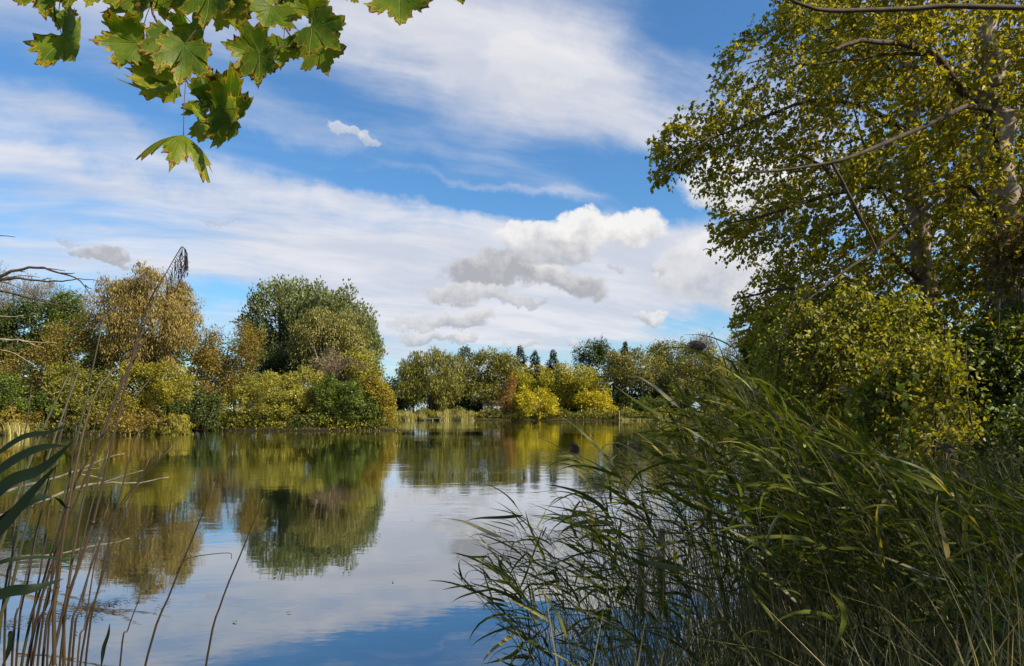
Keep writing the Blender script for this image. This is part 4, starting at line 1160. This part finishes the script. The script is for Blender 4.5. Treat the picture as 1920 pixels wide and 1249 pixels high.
for i in range(27):                                  # one-sided drooping panicle
    a_ = arc[i + 3 if i < 27 else 29]
    l_ = random.uniform(.025, .085)
    e_ = a_ + Vector((random.uniform(-.004, .010), random.uniform(-.02, .02), -l_))
    if i > 20: e_.x -= random.uniform(.0, .03)
    m1 = a_ + Vector((.006, random.gauss(0, .004), -.006))
    wv_ = [a_, m1] + [m1.lerp(e_, f_) + Vector((random.gauss(0, .002), 0, 0)) for f_ in (.35, .7)] + [e_]
    mb.strip(wv_, Vector((0, -1, .1)), .0016, rnd=random.random(), wfun=lambda t: 1)
    for q_ in range(6):
        p0 = m1.lerp(e_, random.uniform(.2, 1)); mb.strip([p0, p0 + Vector((random.gauss(0, .002), random.gauss(0, .003), -.005)), p0 + Vector((random.gauss(0, .005), 0, -.013))], Vector((0, -1, .1)), .0018, rnd=random.random(), wfun=lambda t: 1 - .6 * t)
mb.tube(arc, .0013, 5)
mb.strip(smooth_line([arc[-1], at(345, 510, 2.0), at(335, 532, 2.0), at(329, 548, 2.0)], 8), Vector((0, -1, .1)), .004, rnd=.3, wfun=lambda t: 1 - .5 * t)
mb.obj('plume', M['plume_dark'], root, False)
LS = [([(40, 1249, 1.8), (90, 1060, 1.8), (150, 800, 1.85), (196, 588, 1.9)], .0055, 'dark dry reed ending left of the plumed reed, pointed tip', 'reed_stem', .2),
      ([(272, 1249, 2.1), (320, 1110, 2.1), (365, 1000, 2.1), (402, 905, 2.1)], .0050, 'straight broken dry reed over the blue reflection, first from the left', 'dry_stem', .35),
      ([(386, 1249, 2.1), (415, 1130, 2.1), (455, 1030, 2.1), (493, 935, 2.1)], .0048, 'straight broken dry reed over the blue reflection, farthest right', 'dry_stem', .25),
      ([(50, 1249, 1.6), (120, 1000, 1.6), (200, 800, 1.65), (305, 520, 1.75)], .005, 'slim reed crossing behind the plumed reed', 'dry_stem', .3),
      ([(120, 1249, 1.7), (128, 1100, 1.7), (170, 880, 1.75), (240, 690, 1.8), (300, 600, 1.85)], .0055, 'light brown reed rising beside the plumed reed', 'dry_stem', .6),
      ([(102, 1249, 1.5), (108, 1100, 1.5), (128, 950, 1.5), (170, 760, 1.55), (215, 690, 1.6)], .006, 'thick light brown reed in the middle of the left clump', 'dry_stem', .8),
      ([(80, 1249, 1.7), (100, 1120, 1.7), (130, 900, 1.7), (145, 790, 1.7)], .005, 'short upright reed in the left clump', 'dry_stem', .4),
      ([(160, 1249, 1.9), (190, 1080, 1.9), (240, 870, 1.95), (268, 790, 2.0)], .0042, 'thin reed leaning right of the left clump', 'dry_stem', .2),
      ([(-10, 1249, 1.5), (20, 1110, 1.5), (60, 950, 1.5), (110, 800, 1.55), (150, 690, 1.6)], .0055, 'reed leaning inward from the left edge', 'reed_stem', .4),
      ([(-40, 1200, 1.4), (10, 1000, 1.4), (70, 830, 1.45), (130, 700, 1.5)], .005, 'olive reed highest at the left edge', 'reed_stem', .5),
      ([(60, 1249, 1.6), (90, 1130, 1.6), (110, 1000, 1.6), (165, 860, 1.6), (290, 700, 1.7)], .0045, 'reed bending far right across the clump', 'dry_stem', .15),
      ([(145, 1249, 2.0), (160, 1170, 2.0), (190, 1010, 2.0), (262, 905, 2.0)], .004, 'pale curved dry reed over the dark reflection', 'dry_stem', .95),
      ([(225, 1249, 2.1), (240, 1180, 2.1), (262, 1120, 2.1)], .004, 'short dark stub of reed in the water', 'dry_stem', .1),
      ([(0, 1180, 1.7), (35, 1000, 1.7), (50, 880, 1.7), (75, 790, 1.7)], .0045, 'short reed near the left edge', 'reed_stem', .3),
      ([(128, 1249, 1.6), (150, 1130, 1.6), (215, 960, 1.65), (330, 830, 1.7)], .0042, 'thin brown reed arching right over the sunken branches', 'dry_stem', .3)]
xs_ = [(8, 60, 720), (30, 125, 770), (70, 205, 720), (88, 150, 850), (112, 230, 760), (135, 205, 940), (22, 95, 900), (150, 285, 850), (58, 140, 690)]
wh_ = ['just inside the left edge', 'between the broad blades', 'crossing the sunken branches', 'in front of the pale sunken branch', 'leaning toward the golden bush', 'short, over the dark willow reflection', 'short, beside the lowest blade', 'leaning farthest right of the clump', 'reaching the green waterside bush']
for (x0_, x1_, y1_), w_ in zip(xs_, wh_):
    D_ = 1.55 + .05 * (x0_ % 7)
    LS.append(([(x0_, 1249, D_), (x0_ + (x1_ - x0_) * .25, 1249 - (1249 - y1_) * .35, D_), (x0_ + (x1_ - x0_) * .6, 1249 - (1249 - y1_) * .7, D_ + .05), (x1_, y1_, D_ + .1)], .0038, 'thin dark brown reed stem ' + w_, 'dry_stem', .15 + .03 * (x0_ % 5)))
for pts, r_, lb, mt, rn in LS:
    stem_px(pts, r_ * .8, lb, mat=mt, rnd=rn * .7)
# broad dark blades sweeping in from the left edge
def blade_px(pts, width, label, rnd=.15):
    P_ = smooth_line([at(*p) for p in pts], 14)
    b0 = P_[0]
    root = empty('reed', (b0.x, b0.y, 0.2), label, 'reed', 'broad reed blades at the left edge')
    mb = MB(); mb.strip(P_, Vector((.2, -.75, .6)), width, fold=.25, rnd=rnd, wfun=lambda t: (min(1, t * 3 + .25) * (1 - t ** 3) + .02)); 
    me = mb.mesh('leaf', M['dark_blade'])
    a_ = me.attributes.new('tone', 'FLOAT', 'POINT'); a_.data.foreach_set('value', np.full(len(me.vertices), rnd, np.float32))
    link('leaf', me, root)
    st = MB(); st.tube(smooth_line([(b0.x - .15, b0.y, 0.2), (b0.x - .08, b0.y, b0.z * .6), tuple(b0)], 7), .004, 5, rnd=.3); st.obj('stem', M['reed_stem'], root)
for pts, wd, lb in [
    ([(-30, 870, 1.3), (40, 822, 1.3), (90, 812, 1.3), (130, 797, 1.3)], .018, 'uppermost broad dark blade at the left edge'),
    ([(-30, 905, 1.2), (30, 862, 1.2), (80, 840, 1.2), (125, 836, 1.2)], .026, 'second broad dark blade from the top at the left edge'),
    ([(-40, 960, 1.2), (20, 905, 1.2), (80, 880, 1.2), (140, 825, 1.2)], .036, 'widest dark blade at the left edge'),
    ([(-40, 1000, 1.25), (20, 965, 1.25), (70, 935, 1.25), (105, 935, 1.3), (125, 955, 1.35)], .026, 'dark blade bending over at its tip'),
    ([(-40, 1040, 1.2), (10, 985, 1.2), (60, 925, 1.2), (110, 870, 1.2)], .030, 'steep broad blade below the widest blade'),
    ([(-40, 1070, 1.3), (20, 1050, 1.3), (90, 1045, 1.35), (138, 1060, 1.4)], .012, 'thin curved blade over the dark reflection'),
    ([(-40, 1130, 1.25), (20, 1110, 1.25), (60, 1105, 1.25), (120, 1085, 1.3)], .030, 'lowest broad blade at the left edge'),
    ([(5, 1249, 1.7), (18, 1215, 1.7), (20, 1185, 1.7), (14, 1195, 1.7)], .016, 'small upright green blade in the bottom left corner'),
    ([(190, 1249, 1.9), (195, 1215, 1.9), (203, 1190, 1.9), (206, 1168, 1.9)], .014, 'small upright green blade right of the reed bases')]:
    blade_px(pts, wd * .8, lb, rnd=.02)

# ------------------------------------------------------------------ dead wood
def branch_thing(name, label, pts, rad, mat, side=(), group=None):
    ln = smooth_line([at(*p) for p in pts], 20)
    for i in range(1, 20): ln[i] += Vector((random.gauss(0, 1), random.gauss(0, 1), random.gauss(0, 1))) * rad[0] * .25
    root = empty(name, ln[0], label, 'branch', group)
    mb = MB(); mb.tube(ln, [rad[0] + (rad[1] - rad[0]) * i / 19 for i in range(20)], 7); mb.obj('main_limb', M[mat], root)
    for sp_ in side:
        mb = MB(); l2 = smooth_line([at(*p) for p in sp_], 9); mb.tube(l2, [rad[1] * 1.6 * (1 - .7 * i / 8) + .001 for i in range(9)], 5); mb.obj('twig', M[mat], root)
D1 = 5.2
branch_thing('dead_branch', 'dark bare bough arching in from the left edge in front of the sky', [(-60, 560, D1), (0, 520, D1), (35, 505, D1), (75, 502, D1), (115, 512, D1), (150, 525, D1), (175, 562, D1)], (.014, .003), 'twig',
             [[(70, 503, D1), (95, 504, D1), (122, 508, D1)], [(115, 512, D1), (130, 513, D1), (140, 512, D1)], [(160, 535, D1), (166, 540, D1), (172, 541, D1)], [(30, 506, D1), (40, 509, D1), (48, 510, D1)]], 'bare boughs at the left edge')
branch_thing('dead_branch', 'straighter bare bough just below the arching one at the left edge', [(-60, 530, D1), (0, 524, D1), (30, 522, D1), (70, 527, D1), (110, 527, D1), (145, 524, D1), (187, 525, D1)], (.013, .002), 'twig',
             [[(5, 522, D1), (40, 517, D1), (75, 520, D1)], [(75, 527, D1), (90, 522, D1), (98, 522, D1)]], 'bare boughs at the left edge')
branch_thing('dead_branch', 'long sloping bare bough crossing the brown olive tree', [(-60, 535, D1), (10, 547, D1), (60, 560, D1), (110, 572, D1), (160, 578, D1)], (.012, .002), 'twig',
             [[(-10, 525, D1), (25, 535, D1), (60, 552, D1), (80, 556, D1)], [(60, 560, D1), (90, 563, D1), (120, 562, D1)]], 'bare boughs at the left edge')
branch_thing('dead_branch', 'pale bare bough lying level in front of the brown olive tree', [(-60, 636, D1), (0, 636, D1), (50, 640, D1), (105, 643, D1)], (.010, .0025), 'bark_pale',
             [[(50, 639, D1), (65, 648, D1), (82, 652, D1)], [(0, 656, D1), (25, 662, D1), (60, 682, D1)], [(-10, 592, D1), (25, 594, D1), (44, 591, D1)]], 'bare boughs at the left edge')
branch_thing('dead_branch', 'short curved twig tip entering the sky at the left edge', [(-60, 470, D1), (-20, 446, D1), (5, 442, D1), (28, 445, D1)], (.006, .002), 'twig', [], 'bare boughs at the left edge')
D2 = 9.0
branch_thing('sunken_branch', 'longest pale sunken branch with its tip lifting from the water', [(-80, 985, 9.6), (0, 968, 9.6), (80, 938, 9.8), (180, 906, 10), (250, 906, 10), (318, 895, 10)], (.030, .007), 'drift_wood',
             [[(190, 906, 10), (230, 893, 10), (268, 882, 10)]], 'pale sunken branches at the left')
branch_thing('sunken_branch', 'pale sunken branch rising highest toward the left bank', [(-80, 950, 11), (0, 925, 11), (70, 905, 11), (140, 885, 11), (190, 862, 11), (232, 850, 11)], (.028, .008), 'drift_wood',
             [[(140, 885, 11), (170, 880, 11), (195, 876, 11)], [(150, 890, 11), (175, 893, 11), (193, 898, 11)]], 'pale sunken branches at the left')
branch_thing('sunken_branch', 'thin pale sunken branch nearest the reed stems', [(30, 1044, 7), (80, 1042, 7), (130, 1035, 7), (180, 1022, 7), (215, 1018, 7), (242, 1009, 7)], (.014, .004), 'drift_wood',
             [[(180, 1022, 7), (188, 1015, 7), (186, 1007, 7)]], 'pale sunken branches at the left')
branch_thing('sunken_branch', 'dark thin twig arching from the water right of the reeds', [(330, 1075, 6.4), (350, 1048, 6.4), (390, 1040, 6.4), (430, 1037, 6.4), (434, 1048, 6.4)], (.006, .003), 'twig', [], None)
# floating weed
def weed(cx, cy, wpx, hpx, n, label):
    D = CAMH * F / (cy - HY); c_ = at(cx, cy, D)
    root_v = MB(); 
    for i in range(n):
        u = random.gauss(0, .45); v_ = random.gauss(0, .45)
        px, py = cx + u * wpx, cy + v_ * hpx + u * wpx * -.12
        if py < HY + 60: continue
        d = CAMH * F / (py - HY); p = at(px, py, d); p.z = .004 + random.random() * .006
        a_ = random.gauss(0, .5); l_ = random.uniform(.03, .12)
        e_ = p + Vector((math.cos(a_) * l_, math.sin(a_) * l_, random.uniform(-.002, .008)))
        root_v.strip([p, p.lerp(e_, .5) + Vector((0, 0, .006)), e_], Vector((0, 0, 1)), random.uniform(.006, .02), rnd=random.random())
    o = root_v.obj('floating_weed', M['weed']); tag(o, label, 'water weed', kind='stuff')
weed(90, 1160, 170, 16, 220, 'dark floating weed and twigs on the blue water at lower left')
weed(300, 905, 120, 6, 60, 'few dark twigs and scum floating under the tawny willow reflection')
weed(180, 1135, 90, 8, 160, 'thin dark raft of debris along the edge of the willow reflection')

def floating_leaves():
    mb = MB()
    for i in range(260):
        y_ = random.uniform(5, 60) ; x_ = random.uniform(-.72, .45) * y_
        if lake_sd([x_], [y_])[0] > -.5: continue
        p = Vector((x_, y_, .006)); a_ = random.uniform(0, 6.28); l_ = random.uniform(.02, .06)
        e_ = p + Vector((math.cos(a_) * l_, math.sin(a_) * l_, .004))
        mb.strip([p, p.lerp(e_, .5) + Vector((0, 0, .004)), e_], Vector((0, 0, 1)), l_ * .6, rnd=random.random(), wfun=lambda t: .3 + 2.4 * t * (1 - t))
    tag(mb.obj('floating_leaves', M['straw']), 'tiny fallen leaves scattered on the open water', 'leaves', kind='stuff')
floating_leaves()
# wooden posts
for px, top, wd, lb in [(1202, 981, .034, 'taller greenish wooden post standing in the water among the reeds'), (1240, 992, .034, 'shorter greenish wooden post standing in the water among the reeds')]:
    D = 8.6; b0 = at(px, HY, D); tp = at(px, top, D); root = empty('post', (b0.x, b0.y, 0), lb, 'post', 'wooden posts in the water')
    mb = MB(); mb.box((b0.x, b0.y, (tp.z - .5) / 2), (wd * 2, wd * 2, tp.z + .5), rz=.15); mb.obj('pole', M['grey_wood'], root, False)

# ------------------------------------------------------------------ climbing vine
m_, t, out = mat_base('vine_leaf')
p = t.new('ShaderNodeBsdfPrincipled'); p.inputs['Base Color'].default_value = (.18, .26, .02, 1); p.inputs['Roughness'].default_value = .5
tr = t.new('ShaderNodeBsdfTranslucent'); tr.inputs[0].default_value = (.35, .45, .02, 1)
mx = t.new('ShaderNodeMixShader'); mx.inputs[0].default_value = .45
t.l.new(p.outputs[0], mx.inputs[1]); t.l.new(tr.outputs[0], mx.inputs[2]); t.l.new(mx.outputs[0], out.inputs[0])
M['vine'] = m_
def heart():
    o_ = [(0, 0), (-.22, -.10), (-.42, .05), (-.45, .3), (-.3, .6), (-.12, .85), (0, 1.05), (.12, .85), (.3, .6), (.45, .3), (.42, .05), (.22, -.10)]
    V = [(x, y, abs(x) * .25 - y * y * .18) for x, y in o_] + [(0, .4, -.03)]
    me = bpy.data.meshes.new('leaf'); n = len(o_)
    me.from_pydata(V, [], [(n, i, (i + 1) % n) for i in range(n)]); me.materials.append(M['vine']); me.update(); return me
HEART = heart()
def vine(label, pts, leaves, size):
    ln = smooth_line([at(*p) for p in pts], 16)
    root = empty('vine', ln[0], label, 'vine', 'climbing vines among the reeds')
    mb = MB(); mb.tube(ln, .003, 4, rnd=.3); mb.obj('stem', M['reed_stem'], root)
    for i in range(leaves):
        p = ln[1 + int((i / leaves) * 14)]; a_ = random.uniform(-1, 1) * 1.8
        mx_ = Matrix.Translation(p + Vector((random.gauss(0, .03), random.gauss(0, .03), random.gauss(0, .03)))) @ Matrix.Rotation(a_, 4, 'Y') @ Matrix.Rotation(R(-95 + random.gauss(0, 30)), 4, 'X') @ Matrix.Rotation(random.gauss(0, .5), 4, 'Z') @ Matrix.Diagonal((size, size, size, 1))
        link('leaf', HEART, root, mx_)
vine('bright yellow green climbing vine hanging down in the middle of the right bank', [(1715, 690, 5.2), (1695, 740, 5.2), (1690, 800, 5.1), (1682, 860, 5), (1690, 960, 5)], 12, .05)
vine('green vine with round leaves low in front of the bank grass', [(1700, 1000, 4), (1695, 930, 4), (1688, 890, 4), (1692, 850, 4)], 8, .055)
vine('vine leaves at the right lower corner of the reeds', [(1800, 1249, 3.2), (1850, 1190, 3.2), (1890, 1130, 3.2), (1840, 1060, 3.3)], 9, .055)
vine('green vine leaves beside the reed blades left of the bank grass', [(1480, 960, 5), (1470, 900, 5), (1500, 830, 5.1), (1560, 790, 5.2)], 12, .06)

# ------------------------------------------------------------------ maple
m_, t, out = mat_base('maple_leaf')
at_e = t.new('ShaderNodeAttribute', attribute_name='edge')
at_u = t.new('ShaderNodeAttribute', attribute_name='lx'); at_v = t.new('ShaderNodeAttribute', attribute_name='ly')
oi = t.new('ShaderNodeObjectInfo')
lc = t.comb(at_u.outputs['Fac'], at_v.outputs['Fac'], t.m('MULTIPLY', oi.outputs['Random'], 9.0))
n1 = t.noise(lc, 9.0, 6, .65); n2 = t.noise(lc, 26.0, 4, .6); n3 = t.noise(lc, 2.2, 3, .5)
g = t.mix(t.sstep(n3, .35, .65), (.060, .115, .007), (.13, .18, .010))
g = t.mix(t.sstep(oi.outputs['Random'], .35, 1.0, 0, .55), g, (.22, .24, .014))
ang = t.m('ARCTAN2', at_u.outputs['Fac'], at_v.outputs['Fac'])
pp = t.m('PINGPONG', t.m('ADD', ang, R(24)), R(24))
rad_ = t.m('SQRT', t.m('ADD', t.m('POWER', at_u.outputs['Fac'], 2.0), t.m('POWER', at_v.outputs['Fac'], 2.0)))
vd = t.m('MULTIPLY', t.m('SUBTRACT', R(24), pp), rad_)
vein = t.sstep(vd, .012, .002)
# secondary veins: a herring-bone along each main vein
sec = t.m('ABSOLUTE', t.m('SINE', t.m('MULTIPLY', t.m('SUBTRACT', rad_, t.m('MULTIPLY', vd, 1.1)), 24.0)))
sec = t.m('MULTIPLY', t.sstep(sec, .16, .02), .35)
vn = t.m('MAXIMUM', vein, sec)
g = t.mix(t.m('MULTIPLY', vn, .4), g, (.20, .24, .04))
ed = t.m('ADD', at_e.outputs['Fac'], t.m('SUBTRACT', t.m('MULTIPLY', t.m('SUBTRACT', n1, .58), 1.1), t.m('MULTIPLY', oi.outputs['Random'], .07)))
g = t.mix(t.sstep(ed, .74, .80), g, (.30, .24, .015))
br = t.m('MAXIMUM', t.sstep(ed, .84, .90), t.sstep(n2, .70, .74))
g = t.mix(br, g, (.085, .032, .012))
p = t.new('ShaderNodeBsdfPrincipled'); t.l.new(g, p.inputs['Base Color']); p.inputs['Roughness'].default_value = .5
p.inputs['Specular IOR Level'].default_value = .3
bp = t.new('ShaderNodeBump'); bp.inputs['Strength'].default_value = .6; bp.inputs['Distance'].default_value = .003
t.l.new(t.m('SUBTRACT', t.m('MULTIPLY', n1, .4), vn), bp.inputs['Height']); t.l.new(bp.outputs[0], p.inputs['Normal'])
tr = t.new('ShaderNodeBsdfTranslucent'); t.l.new(t.mix(1.0, g, (1.5, 1.45, .6), 'MULTIPLY'), tr.inputs[0])
mx = t.new('ShaderNodeMixShader'); mx.inputs[0].default_value = .55
t.l.new(p.outputs[0], mx.inputs[1]); t.l.new(tr.outputs[0], mx.inputs[2]); t.l.new(mx.outputs[0], out.inputs[0])
M['maple'] = m_

def maple_mesh(seed, curl, fold):
    rs = random.Random(seed); wx = rs.uniform(.88, 1.12); tw = rs.uniform(-.35, .35)
    half = [(0.0, 1.0), (.05, .86), (.10, .84), (.115, .70), (.22, .70), (.205, .61), (.22, .53), (.30, .58), (.38, .68), (.40, .60), (.52, .64), (.53, .54), (.63, .47), (.56, .39), (.49, .30),
            (.50, .20), (.60, .12), (.52, .02), (.56, -.10), (.40, -.10), (.36, -.20), (.24, -.14), (.12, -.13), (.04, -.04)]
    outl = [(x, y) for x, y in half] + [(-x, y) for x, y in reversed(half[1:])]
    # serrate and jitter; the notch at the petiole is kept
    pts = []
    for i, (x, y) in enumerate(outl):
        j = .018
        pts.append((x + rs.uniform(-j, j), y + rs.uniform(-j, j)))
        nx, ny = outl[(i + 1) % len(outl)]
        mx_, my_ = (x + nx) / 2, (y + ny) / 2
        k_ = rs.uniform(.97, 1.04); pts.append((mx_ * k_, my_ * k_))
    n = len(pts); V = [(0, 0)]; E = [0.0]
    rings = [.3, .6, .82, .93, 1.0]
    for r_ in rings:
        for x, y in pts: V.append((x * r_, y * r_)); E.append(r_)
    Fc = [(0, 1 + i, 1 + (i + 1) % n) for i in range(n)]
    for k_ in range(len(rings) - 1):
        for i in range(n):
            a = 1 + k_ * n + i; b_ = 1 + k_ * n + (i + 1) % n
            Fc.append((a, a + n, b_ + n, b_))
    V3 = []
    for x, y in V:
        rr_ = math.hypot(x, y)
        x *= wx * (1 + .12 * math.copysign(1, x) * tw)
        z_ = tw * x * y * .9 - curl * rr_ ** 2 * .8 - fold * abs(x) ** 1.3 + .035 * math.sin(x * 9 + seed) * rr_ + .03 * math.sin(y * 11 + seed * 2) * rr_
        # bend the tip over
        V3.append((x * (1 - .15 * fold), y * (1 - .12 * curl), z_))
    me = bpy.data.meshes.new('leaf'); me.from_pydata(V3, [], Fc)
    for nm, val in (('edge', E), ('lx', [v[0] for v in V]), ('ly', [v[1] for v in V])):
        a_ = me.attributes.new(nm, 'FLOAT', 'POINT'); a_.data.foreach_set('value', np.asarray(val, np.float32))
    me.polygons.foreach_set('use_smooth', np.ones(len(me.polygons), bool)); me.materials.append(M['maple']); me.update()
    return me
MAP = [maple_mesh(1, .15, .10), maple_mesh(2, .35, .25), maple_mesh(3, .55, .15), maple_mesh(4, .2, .5), maple_mesh(5, .9, .5), maple_mesh(6, .3, .2), maple_mesh(7, .5, .35), maple_mesh(8, .25, .45)]

tb = Vector((-4.6, -2.6, 0)); tb.z = gz(tb.x, tb.y)
maple = empty('maple_tree', tb, 'maple with brown edged lobed leaves hanging into the top left of the picture', 'tree')
mb = MB(); tl = smooth_line([tb - Vector((0, 0, .3)), tb + Vector((.1, .1, 2.2)), tb + Vector((.3, .4, 4.6)), tb + Vector((.2, .5, 7.5))], 12)
mb.tube(tl, [.24 - .015 * i for i in range(12)], 10); mb.obj('trunk', M['bark_dark'], maple)
n = 16000
P, O, tone, cc, cr = crown_points([(np.array([tb.x + .2, tb.y + .2, 6.6]), np.array([2.8, 2.6, 2.2]))], 50, .7, n, 'round')
me = leaf_mesh('crown', P, rng.normal(size=(n, 3)) + np.array([0, 0, -.6]), O + rng.normal(size=(n, 3)) * .6, np.full(n, .15), np.full(n, .14), rng.uniform(0, 1, n), tone, M['near_green'], six=True)
tag(link('crown', me, maple), kind='stuff')
DM = 1.85
bough = [tl[6], Vector((-2.6, -.6, 4.3)), at(150, -260, DM), at(330, -120, DM), at(560, -110, DM), at(760, -90, DM), at(900, -80, DM)]
mb = MB(); bl_ = smooth_line(bough, 26); mb.tube(bl_, [.05 * (1 - i / 27) ** 1.5 + .0035 for i in range(26)], 7); mb.obj('branch', M['twig'], maple)
TW = [[(330, -120, DM), (290, -20, DM), (285, 20, DM), (305, 60, DM), (330, 90, DM), (348, 150, DM), (372, 185, DM), (385, 200, DM)],
      [(560, -110, DM), (540, -20, 1.9), (520, 20, 1.9), (540, 60, 1.9), (560, 90, 1.9)],
      [(420, -110, DM), (400, -20, 1.8), (385, 20, 1.8), (390, 45, 1.8)],
      [(230, -170, DM), (150, -50, 1.8), (105, -5, 1.8), (104, 40, 1.8)],
      [(760, -90, DM), (752, -30, 1.9), (750, -5, 1.9)], [(880, -80, DM), (860, -20, 1.9), (848, -8, 1.9)], [(150, -260, DM), (20, -100, 1.7), (-5, -20, 1.7)]]
twp = []
for k_, pts in enumerate(TW):
    l_ = smooth_line([at(*p) for p in pts], 14); mb = MB(); mb.tube(l_, [.0042 * (1 - .6 * i / 13) for i in range(14)], 6); mb.obj('twig', M['twig'], maple); twp += l_
# (px, py of the petiole point, px, py of the tip, depth, mesh, face tilt)
ML = [(-4, -24, 8, 60, 1.7, 1), (78, -40, 95, 36, 1.75, 0), (175, -35, 182, 40, 1.8, 3), (110, 22, 116, 62, 1.85, 3), (116, 68, 172, 138, 1.8, 1), (262, 82, 196, 92, 1.85, 3),
      (262, -14, 284, 60, 1.9, 1), (262, 80, 276, 136, 2.0, 3), (322, 66, 300, 140, 1.8, 0), (346, 84, 342, 168, 1.72, 0), (300, -30, 318, 40, 1.9, 0), (352, 55, 342, 8, 2.0, 3), (360, 45, 400, 100, 1.95, 1),
      (395, -20, 392, 62, 1.78, 0), (425, 10, 410, 68, 1.9, 1), (328, 150, 252, 140, 1.85, 3), (326, 160, 342, 226, 1.82, 4), (388, 186, 432, 140, 1.85, 0), (378, 190, 396, 236, 1.9, 1),
      (414, 218, 502, 214, 1.8, 1), (420, 205, 440, 262, 1.78, 0), (372, 226, 412, 250, 1.85, 3), (487, 102, 490, 168, 1.8, 0), (490, 104, 434, 96, 1.82, 1),
      (532, 76, 530, 128, 1.9, 0), (508, 12, 498, 78, 1.85, 1), (585, 50, 640, 100, 1.75, 0), (580, 20, 620, 10, 1.85, 1), (600, 82, 620, 146, 1.85, 0), (572, 70, 572, 120, 1.9, 3), (596, -30, 612, 30, 1.9, 1), (452, -30, 460, 30, 1.85, 0), (510, -45, 500, 22, 1.9, 0),
      (440, -10, 476, 34, 1.8, 1), (748, -18, 756, 66, 1.8, 0), (858, -34, 868, 24, 1.8, 1), (350, -30, 366, 30, 1.85, 3), (220, -30, 226, 26, 1.85, 1), (130, -45, 138, 22, 1.9, 0), (60, -25, 52, 22, 1.85, 1), (556, 0, 552, 52, 1.95, 0), (660, -20, 640, 8, 1.9, 1)]
for (ax, ay, bx, by, D, k_) in ML:
    a = at(ax, ay, D); b_ = at(bx, by, D)
    yv = (b_ - a); size = yv.length * random.uniform(1.12, 1.32)
    foreshort = {0: -.12, 1: -.25, 2: -.35, 3: -.3, 4: -.45}[k_]
    yv = yv.normalized() + Vector((0, foreshort * random.uniform(.4, 1.6), 0)); yv.normalize()
    # the blade faces partly the viewer, partly down
    fn = Vector((random.gauss(0, .25), 1.0, random.uniform(-.1, .55)))
    if k_ == 3: fn = Vector((random.choice([-1, 1]) * .7, 1, .35))
    xv = yv.cross(fn).normalized(); zv = xv.cross(yv).normalized()
    if k_ in (4,): size *= 1.15
    rot = Matrix((xv, yv, zv)).transposed().to_4x4()
    sx = size * random.uniform(.92, 1.12)
    link('leaf', MAP[random.choice({0: (0, 5, 0), 1: (1, 6, 5), 2: (2,), 3: (3, 7), 4: (4,)}[k_])], maple, Matrix.Translation(a) @ rot @ Matrix.Diagonal((sx, size, size, 1)))
    # petiole to the nearest higher twig point
    cand = [q_ for q_ in twp if q_.z > a.z + .02] or twp
    tpn = min(cand, key=lambda q_: (q_ - a).length)
    mb = MB(); mb.tube(smooth_line([a, a.lerp(tpn, .5) + Vector((0, 0, .012)), tpn], 6), .0011, 5); mb.obj('petiole', M['twig'], maple)

a = at(344, 254, 1.8)
yv = Vector((.22, -.88, -.34)).normalized(); xv = Vector((1, .1, -.28)); xv = (xv - yv * xv.dot(yv)).normalized(); zv = xv.cross(yv)
if zv.z < 0: xv = -xv; zv = xv.cross(yv)
link('leaf', MAP[4], maple, Matrix.Translation(a) @ Matrix((xv, yv, zv)).transposed().to_4x4() @ Matrix.Diagonal((.150, .115, .125, 1)))
mb = MB(); mb.tube(smooth_line([a, at(345, 200, 1.81), at(348, 152, 1.83)], 6), .0011, 5); mb.obj('petiole', M['twig'], maple)
tris = 0
for me in bpy.data.meshes:
    tris += sum(1 for _ in ()) + len(me.polygons) * 2
print('APPROX TRIS (unique meshes)', tris, 'objects', len(bpy.data.objects))
